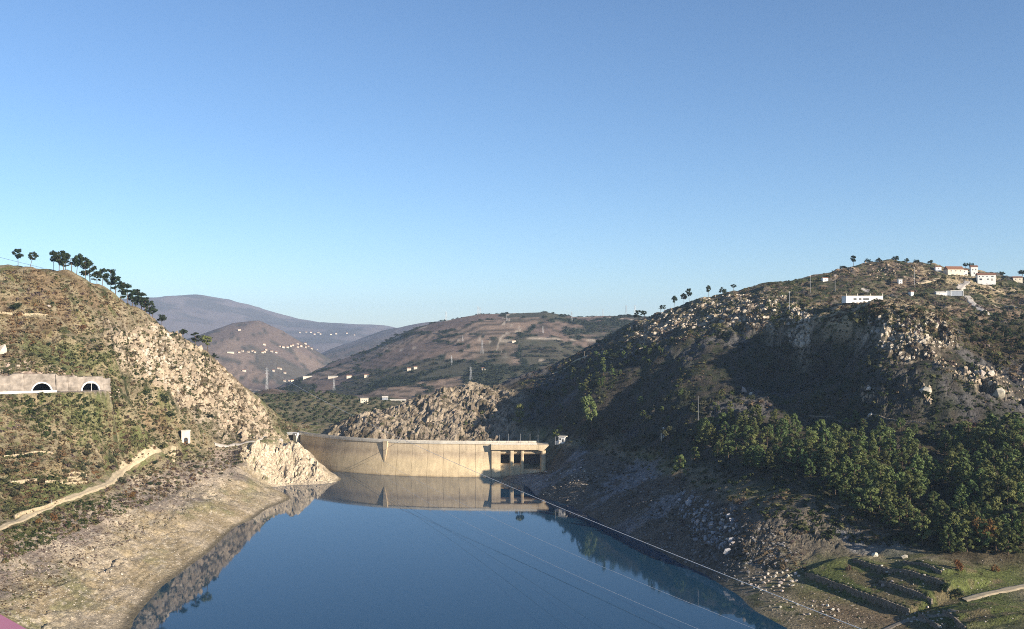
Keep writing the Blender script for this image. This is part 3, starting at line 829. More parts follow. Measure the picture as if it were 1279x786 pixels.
ribbon("stream_stones", [(1196, 764), (1178, 768), (1160, 771), (1142, 771), (1120, 780), (1100, 790)], 3.2, M_wallst, .2)
ribbon("hill_path", [(690, 468), (705, 460), (726, 448), (734, 445)], 3.5, M_dirt, .6)

# ------------------------------------------------------------------ dry stone walls
def stone_wall(label, pixels, h, below=1.0, thick=.8, mat=None, stone=.75, world_pts=None):
    pts = world_pts or [pix(u, v) for u, v in pixels]
    pts = resample([Vector((p[0], p[1], 0)) for p in pts], stone)
    top = np.array([height(p.x, p.y) for p in pts])
    k = min(9, len(top) | 1); k = k if k % 2 else k - 1
    top = np.convolve(np.pad(top, k // 2, 'edge'), np.ones(k) / k, 'valid')[:len(pts)] + h
    c = pts[len(pts) // 2]
    root = empty("dry_stone_wall", (c.x, c.y, top[len(pts) // 2] - h)); org = Vector((c.x, c.y, top[len(pts) // 2] - h))
    tag(root, label, "stone wall")
    core, st = MB(), MB()
    for i, (a, b_) in enumerate(zip(pts, pts[1:])):
        d_ = b_ - a; an = math.atan2(d_.y, d_.x); mid_ = (a + b_) / 2 - org
        H_ = h + below; z0 = top[i] - H_ - org.z
        core.box((mid_.x, mid_.y, z0 + H_ / 2), (d_.length * 1.02, thick * .7, H_ - .2), an)
        nrow = max(2, int(H_ / .55))
        for r_ in range(nrow):
            if random.random() < .04: continue
            rh = H_ / nrow; sx = random.uniform(-.2, .2)
            st.box((mid_.x + math.cos(an) * sx, mid_.y + math.sin(an) * sx, z0 + rh * (r_ + .5) + random.uniform(-.05, .05)), (d_.length * random.uniform(.75, 1.1), thick * random.uniform(.85, 1.3), rh * random.uniform(.8, 1.12)), an + random.uniform(-.12, .12), random.uniform(.8, .98))
    core.build("core", M_wallst, root)
    tag(st.build("stones", mat or M_wallst, root), kind="stuff")
    return root

wl_ = ["long tall dry stone wall nearest the water below the green terraces", "short dry stone wall in the middle of the green terraces, ending by the lane", "uppermost long dry stone wall stepping down to the lane's end", "short broken wall on the highest green terrace by the rust bushes", "short wall below the stony stream bed at the bottom of the terraces", "short sloping wall on the lane side of the stony stream bed"]
for (w, h), lb in zip(TW, wl_):
    w2 = resample([Vector((p[0], p[1], 0)) for p in w], 3)
    pts = []
    for p in w2: pts.append(p)
    # the wall faces the step, so its top is the ground just behind it
    root = None
    d_ = (w2[-1] - w2[0]).normalized(); nb = Vector((-d_.y, d_.x, 0))
    stone_wall(lb, None, h * .4 + .1, h * .8, .7, None, .8, world_pts=pts)
stone_wall("pale dry stone wall along the upper side of the dirt track", [(18, 648), (40, 640), (60, 634), (80, 626)], 1.6, 1, .9, M_dirt)
stone_wall("pale retaining wall of the middle field above the dirt track", [(12, 605), (30, 603), (46, 602)], 1.8, 1, .9, M_dirt)
stone_wall("thin wall under the old orchard terrace on the near slope", [(5, 572), (30, 569), (66, 566)], 1.0, 1, .9, M_dirt)
stone_wall("small broken wall beside the cane-coloured steps above the track", [(56, 604), (78, 604)], 1.2, 1, .9, M_dirt)
for k in range(4):
    stone_wall(["lowest", "second lowest", "second highest", "highest"][k] + " of four narrow stepped walls above the bend of the track", [(82 + 1 * k, 605 - 4 * k), (96 + k, 604 - 4 * k), (110 - k, 602 - 4 * k)], .7, .6, .8, M_dirt)
stone_wall("pale low wall along the bench under the shaded cliff", [(1010, 519), (1040, 521), (1082, 523), (1120, 526), (1164, 531)], .6, .8, .8)
stone_wall("low pale wall across the upper field of the near hill", [(0, 391), (20, 392), (40, 393), (60, 395)], .9, .8, .9, M_dirt)

# ------------------------------------------------------------------ tunnels in the cutting
def wpt(s, o, z):
    q = WA + wd * s + wnrm * o
    return Vector((q[0], q[1], z))
cut = empty("tunnel_cutting", wpt(WL / 2, 0, ROADZ)); 
tag(cut, "pinkish sprayed-concrete cutting wall holding two arched tunnel mouths", "retaining wall")
org = Vector(cut.location)
def arch(s, r, n=20, legs=0.0):
    return [(s + r * math.cos(math.pi * k / n), ROADZ + legs + r * math.sin(math.pi * k / n)) for k in range(n + 1)]
def top_z(s):
    t = s / WL
    return 87.3 - 3.4 * max(0, (t - .55) / .45) + .45 * math.sin(s * .35) + .35 * math.sin(s * .9) + .5 * fbm(np.array([s]), np.array([.5]), 4, 3, 66)[0]
def bottom(s): return ROADZ - 1.0
# wall panels between and beside the mouths, each with its own front
edges = [-1.0, TUN_S[0] - 24, TUN_S[0] - 9.5, TUN_S[0] + 8.0, (TUN_S[0] + TUN_S[1]) / 2 + 1.0, TUN_S[1] - 7.5, TUN_S[1] + 7.5, WL + 2]
def panel(s0, s1, o, hole=None, lean=1.6):
    """front face o metres ahead of the line, leaning back; hole = (s, r)"""
    def fr(s, z): return wpt(s, o - lean * (z - ROADZ) / 13, z) - org
    def bk(s, z): return wpt(s, -5.2, z) - org
    mb = MB()
    n = max(2, int((s1 - s0) / 1.6))
    ss = [s0 + (s1 - s0) * k / n for k in range(n + 1)]
    if hole is None:
        lines = [[bottom(s) + (top_z(s) - bottom(s)) * j / 6 for j in range(7)] for s in ss]
        vs, fs = [], []
        for s, zs in zip(ss, lines):
            for j, z in enumerate(zs):
                q = fr(s, z); jit = .8 * fbm(np.array([s]), np.array([z]), 3.6, 4, 61)[0]
                vs.append(q + Vector((wnrm[0], wnrm[1], 0)) * jit)
        for i in range(n):
            for j in range(6):
                a = i * 7 + j; fs.append((a, a + 7, a + 8, a + 1))
        mb.add(vs, fs)
    else:
        hs, hr = hole; A = arch(hs, hr)
        vs = [fr(s, z) for s, z in A]; m_ = len(A)
        ou_ = []
        for s, z in A:                                  # from the arch out to the panel's edge
            dx, dz = s - hs, z - ROADZ
            k = 1e9
            if dx > 1e-6: k = min(k, (s1 - hs) / dx)
            if dx < -1e-6: k = min(k, (s0 - hs) / dx)
            if dz > 1e-6: k = min(k, (top_z(hs) - ROADZ) / dz)
            ou_.append((hs + dx * k, ROADZ + dz * k))
        vs += [fr(s, z) for s, z in ou_]
        fs = [(i, i + 1, m_ + i + 1, m_ + i) for i in range(m_ - 1)]
        c0 = len(vs); vs += [fr(s0, top_z(hs)), fr(s1, top_z(hs))]
        kR = max(i for i in range(m_) if abs(ou_[i][0] - s1) < 1e-6); kL = min(i for i in range(m_) if abs(ou_[i][0] - s0) < 1e-6)
        fs += [(m_ + kR, m_ + kR + 1, c0 + 1), (m_ + kL - 1, m_ + kL, c0)]
        mb.add(vs, fs)
    # cap and sides
    tv = [fr(s, top_z(s) if hole is None else top_z(hole[0])) for s in ss]; bv = [bk(s, top_z(s) if hole is None else top_z(hole[0])) for s in ss]
    mb.add(tv + bv, [(i, i + 1, n + 1 + i + 1, n + 1 + i) for i in range(n)])
    for s in (s0, s1):
        zt = top_z(s) if hole is None else top_z(hole[0])
        mb.add([fr(s, bottom(s)), fr(s, zt), bk(s, zt), bk(s, bottom(s))], [(0, 1, 2, 3)])
    o_ = mb.build("wall_panel", M_portal, cut)
    return o_
offs = [.2, .9, .5, 1.3, .8, .3, .1]
for i in range(len(edges) - 1):
    hole = (TUN_S[0], TUN[0][2]) if i == 2 else (TUN_S[1], TUN[1][2]) if i == 5 else None
    panel(edges[i] + .02, edges[i + 1] - .02, offs[i], hole)
for (u, v, r), s, lb in zip(TUN, TUN_S, ("larger tunnel mouth", "smaller tunnel mouth")):
    f0 = .5 if r > 5 else .3
    ring = MB(); n = 24
    A, B_ = arch(s, r, n), arch(s, r + .75, n)
    o0, o1 = f0 + .5, -2.5
    vs = [wpt(a, o0 - 0.12 * (z - ROADZ), z) - org for a, z in A] + [wpt(a, o0 - .12 * (z - ROADZ), z) - org for a, z in B_] + [wpt(a, o1, z) - org for a, z in A] + [wpt(a, o1, z) - org for a, z in B_]
    m_ = n + 1; fs = []
    for i in range(n):
        fs += [(i, i + 1, m_ + i + 1, m_ + i), (i + 1, i, 2 * m_ + i, 2 * m_ + i + 1), (m_ + i, m_ + i + 1, 3 * m_ + i + 1, 3 * m_ + i)]
    ring.add(vs, fs); po = ring.build("portal_ring", M_white, cut)
    tag(po, "white arched ring of the " + lb)
    bore = MB(); D = -26
    A = arch(s, r + .02, n)
    vs = [wpt(a, -.5, z) - org for a, z in A] + [wpt(a, D, z) - org for a, z in A]
    bore.add(vs, [(i, i + 1, m_ + i + 1, m_ + i) for i in range(n)])
    bore.add([wpt(a, D, z) - org for a, z in A], [tuple(range(m_))])
    bore.add([wpt(s - r, .5, ROADZ + .05) - org, wpt(s + r, .5, ROADZ + .05) - org, wpt(s + r, D, ROADZ + .05) - org, wpt(s - r, D, ROADZ + .05) - org], [(0, 1, 2, 3)])
    bore.build("bore", M_bore, cut)
# road on the bench and the white parapet in front of it
rd = MB().add([wpt(-2, .6, ROADZ + .12), wpt(TUN_S[0] + 9, .6, ROADZ + .12), wpt(TUN_S[0] + 9, 9, ROADZ + .12), wpt(-2, 9, ROADZ + .12)], [(0, 1, 2, 3)]).build("tunnel_road", M_dark); tag(rd, kind="structure")
pa = empty("road_parapet", wpt(10, 10, ROADZ)); o2 = Vector(pa.location)
tag(pa, "white-topped concrete parapet along the road before the larger tunnel", "parapet")
s_end = wall_s(66)
mb = MB(); mb.add([wpt(s_, o_, z_) - o2 for s_ in (-30, s_end) for o_, z_ in ((10, ROADZ - 5), (10, ROADZ + .1), (11, ROADZ + .1), (12, ROADZ - 5))], [(0, 1, 5, 4), (1, 2, 6, 5), (2, 3, 7, 6), (0, 4, 7, 3), (0, 3, 2, 1), (4, 5, 6, 7)]); mb.build("retaining_wall", M_conc, pa)
mb = MB(); mb.add([wpt(s_, o_, z_) - o2 for s_ in (-30, s_end) for o_, z_ in ((10.2, ROADZ + .11), (10.2, ROADZ + 1.3), (11.2, ROADZ + 1.3), (11.2, ROADZ + .11))], [(0, 1, 5, 4), (1, 2, 6, 5), (2, 3, 7, 6), (0, 4, 7, 3), (0, 3, 2, 1), (4, 5, 6, 7)]); mb.build("coping", M_white, pa)
# lamp mast standing in front of the smaller mouth
def mast(label, base, h, r=.14, cross=None, mat=M_steel, name="lamp_mast", cat="mast", lamp=True, rz=0, group=None):
    t = empty(name, base, rz); tag(t, label, cat, group)
    MB().tube([(0, 0, -.5), (0, 0, h)], r, 6, r * .7).build("post", mat, t)
    if cross: MB().box((0, 0, h - .6 - .002), (cross, .25, .25)).build("crossarm", mat, t)
    if lamp: MB().box((.5, 0, h + .12), (1.2, .45, .22)).build("lamp_head", mat, t)
    return t
mast("thin pale mast with a crossbar standing in the smaller tunnel mouth", wpt(TUN_S[1] - .3, 3.5, ROADZ), 5.2, .16, 4.0, M_white, lamp=False)

# ------------------------------------------------------------------ where a hill stands against what is behind it
def sil(u, ymax=1290.0):
    k, t = _cols(u)
    zz = GZ[:, k] * (1 - t) + GZ[:, k + 1] * t
    ok = (Ys < ymax) & (Ys > 300)
    i = int(np.argmax(np.where(ok, (zz - HC) / Ys, -9)))
    return Vector(((u - UC) / F * Ys[i], Ys[i], zz[i]))

def v_of(p):
    return VH - (p[2] - HC) / p[1] * F

# ------------------------------------------------------------------ trees
def blades(centre, radius, n, size, up=0.0, flat=1.0, rng=random):
    """n small leaf-tuft triangles spread through a clump"""
    vs, fs = [], []
    for _ in range(n):
        d = Vector((rng.gauss(0, 1), rng.gauss(0, 1), rng.gauss(0, 1)))
        d.normalize()
        c = centre + Vector((d.x, d.y, d.z * flat)) * (radius * rng.uniform(.35, 1.0) )
        nrm = (d + Vector((rng.gauss(0, .38), rng.gauss(0, .38), rng.gauss(0, .38) + up * .7))).normalized()
        a = nrm.orthogonal().normalized(); b_ = nrm.cross(a)
        s = size * rng.uniform(.7, 1.4); an = rng.uniform(0, 6.28)
        for k in range(3):
            ang = an + k * 2.094 + rng.uniform(-.5, .5)
            vs.append(c + (a * math.cos(ang) + b_ * math.sin(ang)) * s)
        fs.append((len(vs) - 3, len(vs) - 2, len(vs) - 1))
    return vs, fs

def tree_meshes(kind, seed):
    """trunk and crown of a tree about 10 m high"""
    rg = random.Random(seed); tr, cr_ = MB(), MB()
    lean = Vector((rg.uniform(-1.1, 1.1), rg.uniform(-1.1, 1.1), 0))
    H_ = 10.0
    def axis(z): 
        t = z / H_
        return Vector((lean.x * t * t + .18 * math.sin(3 * t + seed), lean.y * t * t + .18 * math.cos(2.5 * t + seed), z))
    if kind == 'pine':           # bare stem, rounded broken crown
        tr.tube([axis(-.6), axis(1.5), axis(3.5), axis(5.5), axis(7.5), axis(9)], .2, 7, .06)
        n = 21
        for k in range(n):
            z = rg.uniform(4.6, 9.5); r_ = (1.0 - abs((z - 7.2) / 3.2) ** 1.8) * 2.9 * rg.uniform(.5, 1.05); an = rg.uniform(0, 6.28) + k * 2.4
            c = axis(z) + Vector((math.cos(an) * r_, math.sin(an) * r_, .3))
            tr.tube([axis(z - .9), (axis(z - .9) + c) / 2 + Vector((0, 0, -.1)), c], .06, 4, .02, False)
            cr_.add(*blades(c, rg.uniform(.9, 1.35), 46, .40, .5, .8, rg))
        cr_.add(*blades(axis(9.4), 1.1, 50, .4, .5, .8, rg))
    elif kind == 'shag':         # pine with foliage lower down, open and irregular
        tr.tube([axis(-.6), axis(2), axis(4), axis(6), axis(8), axis(9.4)], .2, 7, .05)
        for k in range(19):
            z = rg.uniform(2.6, 9.3); r_ = (.35 + 2.0 * (1 - ((z - 4.8) / 5.4) ** 2)) * 1.25 * rg.uniform(.45, 1.0); an = rg.uniform(0, 6.28) + k * 2.4
            c = axis(z) + Vector((math.cos(an) * r_, math.sin(an) * r_, .25))
            tr.tube([axis(z - .6), c], .05, 4, .02, False)
            cr_.add(*blades(c, rg.uniform(.9, 1.3), 40, .42, .5, .7, rg))
    elif kind == 'cone':         # young bushy pine, pointed
        tr.tube([axis(-.6), axis(3), axis(6), axis(9.6)], .18, 7, .04)
        for k in range(30):
            t = (k + rg.random()) / 30; z = 1.1 + 8.6 * t
            r_ = (1 - t) ** .5 * 3.1 * rg.uniform(.55, 1.1); an = k * 2.4 + rg.uniform(-.6, .6)
            c = axis(z) + Vector((math.cos(an) * r_, math.sin(an) * r_, .2 * (1 - t)))
            tr.tube([axis(z - .3), c], .04, 3, .02, False)
            cr_.add(*blades(c, rg.uniform(.75, 1.2) * (1.15 - .5 * t), 28, .42, .55, .75, rg))
        cr_.add(*blades(axis(9.6), .6, 24, .34, .3, 1.2, rg))
    elif kind == 'round':        # olive or holm oak
        tr.tube([axis(-.6), axis(1.2), axis(3), axis(5)], .3, 7, .14)
        for k in range(22):
            d = Vector((rg.gauss(0, 1), rg.gauss(0, 1), rg.gauss(0, .8))).normalized()
            c = Vector((0, 0, 5.6)) + Vector((d.x * 3.4, d.y * 3.4, d.z * 3.0)) * rg.uniform(.5, 1.0)
            tr.tube([axis(3), c], .08, 3, .03, False)
            cr_.add(*blades(c, rg.uniform(1.1, 1.8), 34, .42, .3, .8, rg))
    elif kind == 'bush':         # low dome, many stems
        for k in range(6):
            an = k * 1.05; c = Vector((math.cos(an) * 2.4, math.sin(an) * 2.4, 5 + rg.uniform(-1, 1)))
            tr.tube([(0, 0, -.6), c * .5, c], .14, 4, .05, False)
        for k in range(20):
            d = Vector((rg.gauss(0, 1), rg.gauss(0, 1), abs(rg.gauss(0, 1)))).normalized()
            c = Vector((d.x * 4.6, d.y * 4.6, 1.2 + d.z * 6.5)) * rg.uniform(.6, 1.0)
            cr_.add(*blades(c, rg.uniform(1.3, 2.2), 26, .62, .4, .75, rg))
    elif kind == 'twiggy':       # leafless or rust-leaved, thin
        tr.tube([axis(-.6), axis(2), axis(4.5)], .2, 6, .1)
        for k in range(26):
            d = Vector((rg.gauss(0, 1), rg.gauss(0, 1), abs(rg.gauss(0, 1)) + .25)).normalized()
            c = axis(3) + Vector((d.x * 3.6, d.y * 3.6, d.z * 6.2)) * rg.uniform(.6, 1.0)
            tr.tube([axis(2.5), (axis(2.5) + c) / 2 + Vector((rg.uniform(-.4, .4), rg.uniform(-.4, .4), 0)), c], .06, 3, .015, False)
            cr_.add(*blades(c, rg.uniform(.8, 1.4), 20, .30, .2, .9, rg))
    return tr, cr_

for m_ in (M_pine, M_pined, M_olive, M_rust, M_brown, M_scrub):
    nt_ = m_.node_tree; pb_ = nt_.nodes["Principled BSDF"]; ou2 = nt_.nodes["Material Output"]
    tl_ = N(nt_, "ShaderNodeBsdfTranslucent"); mx_ = N(nt_, "ShaderNodeMixShader"); mx_.inputs[0].default_value = .36
    nt_.links.new(pb_.inputs["Base Color"].links[0].from_socket, tl_.inputs["Color"])
    nt_.links.new(pb_.outputs[0], mx_.inputs[1]); nt_.links.new(tl_.outputs[0], mx_.inputs[2]); nt_.links.new(mx_.outputs[0], ou2.inputs["Surface"])
PROTO = {}
def proto(kind, leaf):
    out = []
    for k in range({'pine': 6, 'shag': 6, 'cone': 7, 'round': 3, 'bush': 4, 'twiggy': 2}[kind]):
        tr, cr_ = tree_meshes(kind, 100 + 13 * k + len(kind))
        def me_of(mb, nm, mt):
            me = bpy.data.meshes.new(nm); me.from_pydata(mb.v, [], mb.f); me.update(); me.materials.append(mt); return me
        out.append((me_of(tr, "trunk", M_bark), me_of(cr_, "crown", leaf)))
    return out
for kd, leaf, key in (('pine', M_pined, 'skyline'), ('pine', M_pine, 'pine'), ('shag', M_pine, 'shag'), ('shag', M_pined, 'darkshag'), ('cone', M_pine, 'cone'), ('round', M_olive, 'olive'), ('round', M_pined, 'oak'), ('bush', M_olive, 'bush'), ('bush', M_pined, 'darkbush'), ('bush', M_rust, 'rustbush'), ('bush', M_brown, 'brownbush'), ('twiggy', M_rust, 'rust'), ('twiggy', M_brown, 'bare')):
    PROTO[key] = proto(kd, leaf)
NAMES = dict(skyline='pine_tree', pine='pine_tree', shag='pine_tree', darkshag='pine_tree', cone='pine_tree', olive='olive_tree', oak='oak_tree', bush='shrub', darkbush='shrub', rustbush='shrub', brownbush='shrub', rust='autumn_tree', bare='bare_tree')
CATS = dict(pine_tree='pine tree', olive_tree='olive tree', oak_tree='oak tree', shrub='shrub', autumn_tree='tree', bare_tree='tree')

TREES = []
def tree(key, pos, h, label, group=None, wide=1.0, lean=0.0):
    nm = NAMES[key]
    t = empty(nm, (pos[0], pos[1], pos[2] - .15), random.uniform(0, 6.28))
    s = h / 10.0
    t.scale = (s * wide, s * wide, s)
    if lean: t.rotation_euler = (0, lean, 0)
    tag(t, label, CATS[nm], group)
    tm, cm = random.choice(PROTO[key])
    link("trunk" if nm != 'shrub' else "stems", tm, None, t); link("crown", cm, None, t)
    TREES.append((pos[0], pos[1]))
    return t

def at_px(u, v):
    return pix(u, v) or sil(u)

# pines along the crest of the near hill
SK = [(23, 19, 'skyline', .8, "small flat-topped pine alone on the bare hilltop, under the thin wire", 0), (38, 18, 'skyline', .8, "small leaning pine beside the lone flat-topped one on the bare hilltop", .25),
      (67.5, 22, 'skyline', .65, "slim tall pine that begins the row along the near hill's crest", 0), (74, 22, 'skyline', .8, "pine second in the crest row, its stem half hidden by a neighbour", 0), (79, 23, 'darkshag', .8, "broad-topped pine third in the crest row, over a dark low clump", 0),
      (82, 15, 'darkshag', 1.2, "dark low pine filling the gap beneath the broad-topped crest pine", 0), (89, 22, 'darkshag', .9, "dense pine of the crest row just after the dark low clump", 0), (96, 23, 'skyline', .75, "slender pine with a thin bare stem before the first gap in the crest row", 0),
      (107, 25, 'skyline', .7, "tall pine with twin-looking stems just after the first gap in the crest row", 0), (112, 26, 'darkshag', .95, "tallest round-headed pine just after the first gap in the crest row", 0), (121, 15, 'darkshag', .9, "short dark pine below the tallest round-headed one", 0),
      (128, 19, 'skyline', .8, "open-crowned pine between the short dark pine and the steep part of the crest", 0), (138, 25, 'darkshag', .8, "high-topped pine where the crest row starts to descend steeply", 0), (144, 22, 'darkshag', 1.0, "bushy dark pine on the descending crest, just after the high-topped pine", 0), (151, 20, 'darkshag', .9, "narrow dark pine in the middle of the descending crest", 0),
      (160, 24, 'darkshag', .85, "pine with a round head standing free of the descending row", 0), (165, 19, 'darkshag', 1.0, "bushy pine at the foot of the round-headed one on the descending crest", 0), (170, 21, 'darkshag', 1.0, "dark pine fifth from the end of the descending crest row", 0), (177, 20, 'darkshag', 1.0, "thick dark pine fourth from the end of the descending crest row", 0),
      (182, 18, 'darkshag', 1.1, "broad dark pine third from the end of the descending crest row", 0), (187, 17, 'darkshag', 1.1, "second last dark pine of the descending crest row", 0), (191, 14, 'darkshag', 1.1, "last low pine of the crest row, next to the pale rocks", 0),
      (202, 15, 'oak', .8, "round dark tree on pale rocks just below the end of the pine row", 0), (229, 13, 'oak', .8, "single round tree on the rocky ridge against the blue mountain", 0), (244, 15, 'darkshag', 1.2, "dark tree beside the spiky pine on the rocky ridge", 0), (259, 18, 'pine', 1.0, "spiky pine lowest on the rocky ridge, before the cone-shaped hill", 0), (268, 8, 'darkbush', 1.0, "small dark bush below the spiky pine on the rocky ridge", 0)]
for u, hp, key, wd_, lb, ln in SK:
    p = sil(u, 1000)
    tree(key, p, hp * p.y / F * 1.08, lb, None, wd_ * 1.2, ln)
# along the long ridge on the other side
SK2 = [(797, 13, 'darkshag', 1.3, "dark tree on the rocky knob where the long ridge meets the vineyard hill"), (805, 10, 'skyline', 1.2, "small pine just uphill of the rocky knob"), (825, 9, 'skyline', 1.0, "single little pine midway between the rocky knob and the taller pines"), (830, 7, 'darkshag', 1.0, "tiny pine beside the single little one on the ridge"),
       (843, 14, 'skyline', .9, "first of three skyline pines in a row on the long ridge, widest apart"), (854, 14, 'skyline', 1.0, "middle round-topped one of three skyline pines on the long ridge"), (861, 16, 'skyline', .8, "tallest of three skyline pines on the long ridge, beside pale rocks"), (885, 15, 'skyline', .8, "isolated pine with two-tiered crown high on the long ridge"),
       (903, 10, 'darkbush', 1.0, "dark bush between the two-tiered pine and the flat pine on the ridge"), (916, 8, 'skyline', 1.4, "flat little pine near the start of the grassy ridge top"), (1066, 13, 'skyline', 1.1, "lone dark pine just before the summit of the far-bank hill"), (1053, 6, 'darkbush', 1.5, "low dark bush beside the lone summit pine"), (1084, 6, 'darkbush', 1.6, "dark bush next before the hill's summit rocks"), (1098, 6, 'darkbush', 1.6, "dark bush among the summit rocks"), (1118, 7, 'darkbush', 1.6, "dark bush on the very summit"), (1132, 6, 'darkbush', 1.5, "first dark bush down the far side of the summit"), (1145, 6, 'darkbush', 1.4, "second dark bush down the far side of the summit"), (1162, 6, 'darkbush', 1.3, "dark bush where the summit slope meets the brown-roofed house"), (1206, 8, 'oak', 1.2, "dark round tree between the brown-roofed house and the white villa"), (1213, 9, 'oak', 1.0, "dark tree rising just behind the white tower house"), (1251, 7, 'darkbush', 1.3, "dark bush at the end of the white villa's wall"), (1277, 11, 'oak', 1.2, "dark round tree at the frame's edge beyond the villa")]
for u, hp, key, wd_, lb in SK2:
    p = sil(u, 1290)
    tree(key, p, hp * p.y / F, lb, None, wd_)
# single trees that stand out on the shaded bank
SINGLE = [(739, 546, 50, 'pine', .72, "tall sunlit pine with bare stem, alone above the dam road"), (743, 552, 20, 'brownbush', 1.2, "brown and olive thicket at the foot of the tall lone pine"), (696, 551, 22, 'shag', .9, "bushy green pine right behind the white hut"), (648, 536, 32, 'shag', .75, "olive-green tree on the shaded rock above the dam deck"),
          (835, 552, 24, 'olive', 1.0, "round sunlit tree just in front of the ruined hut"), (866, 554, 22, 'olive', 1.1, "second round sunlit tree, on the wood's side of the ruined hut"), (850, 601, 34, 'shag', .85, "tall tree with orange lower branches apart below the wood"), (868, 577, 20, 'shag', .9, "small sunlit pine above the tree with orange branches"), (793, 563, 10, 'bush', 1.5, "wide olive thicket on the track between the lone pine and the ruin"), (781, 541, 8, 'brownbush', 1.0, "small reddish bush on the track beyond the lone pine"), (857, 500, 16, 'bush', .8, "grey-green bush high in the shade above the ruin"), (866, 514, 14, 'bush', .9, "lower grey-green bush in the shade above the ruin"), (815, 550, 12, 'bush', 1.0, "low bush on the near side of the ruined hut"),
          (1210, 542, 20, 'bare', 1.3, "purple-brown bare tree at the wood's upper edge"), (1231, 688, 50, 'rust', .85, "bright rust-orange tree in the lower wood"), (1197, 712, 18, 'rustbush', .7, "rust-red bush at the terraces' upper edge"), (1243, 714, 12, 'rustbush', .9, "long rust-red bush by the terraces' upper wall"), (1060, 712, 8, 'brownbush', .9, "pale dry bush on the corner of the green terrace"), (1180, 738, 15, 'darkbush', 1.1, "dark bush where the terraces meet the lane"), (1195, 745, 14, 'darkbush', 1.1, "dark bush at the very end of the pale lane"),
          (985, 444, 22, 'bush', .6, "grey-green bush on the shaded slope under the pale crag"), (1012, 448, 12, 'bush', .8, "bush on the shade's edge between the two pale crags"), (1108, 460, 11, 'bush', .8, "small sunlit bush in the shade below the white long building"), (1085, 457, 10, 'bush', .8, "lowest small bush in the shade below the white long building"), (1084, 451, 9, 'olive', .8, "small round tree in the shade below the pale rocks"), (960, 463, 12, 'bush', .8, "small bush alone in the middle of the dark slope")]
for u, v, hp, key, wd_, lb in SINGLE:
    p = at_px(u, v)
    tree(key, p, hp * p.y / F, lb, None, wd_)

def scatter(poly, n, gap, rng):
    """pixels inside a pixel polygon, at least gap apart"""
    xs = [q[0] for q in poly]; ys = [q[1] for q in poly]; out_ = []
    for _ in range(n * 60):
        u, v = rng.uniform(min(xs), max(xs)), rng.uniform(min(ys), max(ys))
        c = False
        for (ax, ay), (bx, by) in zip(poly, poly[1:] + poly[:1]):
            if (ay > v) != (by > v) and u < (bx - ax) * (v - ay) / (by - ay) + ax: c = not c
        if not c: continue
        if any((u - a) ** 2 + ((v - b) * 1.25) ** 2 < gap * gap for a, b in out_): continue
        out_.append((u, v))
        if len(out_) >= n: break
    return out_

rg = random.Random(5)
SIZES = ["smallest", "small", "medium", "tall", "tallest"]
def size_word(r, n):
    return SIZES[0] if r == 0 else SIZES[-1] if r == n - 1 else SIZES[1] if r < n * .3 else SIZES[3] if r > n * .7 else SIZES[2]
def described(items, place, A, B):
    """items: dicts with u, v, h, noun; says size, row and how far along from one landmark to the other"""
    n = len(items)
    if n == 0: return items
    us_ = [q['u'] for q in items]; u0, u1 = min(us_), max(us_)
    vs_ = sorted(q['v'] for q in items)
    for r, q in enumerate(sorted(items, key=lambda q: q['h'])): q['size'] = size_word(r, n)
    tt = ("top", "second", "third", "fourth", "fifth", "bottom") if n > 60 else ("top", "upper", "middle", "lower", "bottom") if n > 14 else ("upper", "middle", "lower")
    for q in items:
        k = min(len(tt) - 1, int(vs_.index(q['v']) / n * len(tt))); f = (q['u'] - u0) / max(u1 - u0, 1)
        pos = ["near " + A, "quarter-way to " + B, "halfway to " + B, "three-quarters to " + B, "near " + B][min(4, int(f * 5))]
        q['label'] = "%s %s, %s %s, %s" % (q['size'], q['noun'], tt[k], place, pos)
    same = {}
    for q in sorted(items, key=lambda q: q['u']): same.setdefault(q['label'], []).append(q)
    for lb, qs in same.items():                      # look-alikes side by side: counted along the row
        if len(qs) > 1:
            for q, w_ in zip(qs, ("first", "second", "third", "fourth", "fifth", "sixth", "seventh")): q['label'] = w_ + " " + lb
    return items
NOUN = dict(cone="pointed pine", shag="ragged pine", darkshag="dark ragged pine", oak="dark round tree", olive="grey-green round tree", bush="grey-green shrub", darkbush="dark green shrub", rustbush="rusty shrub", brownbush="brown twiggy shrub", pine="long-stemmed pine")
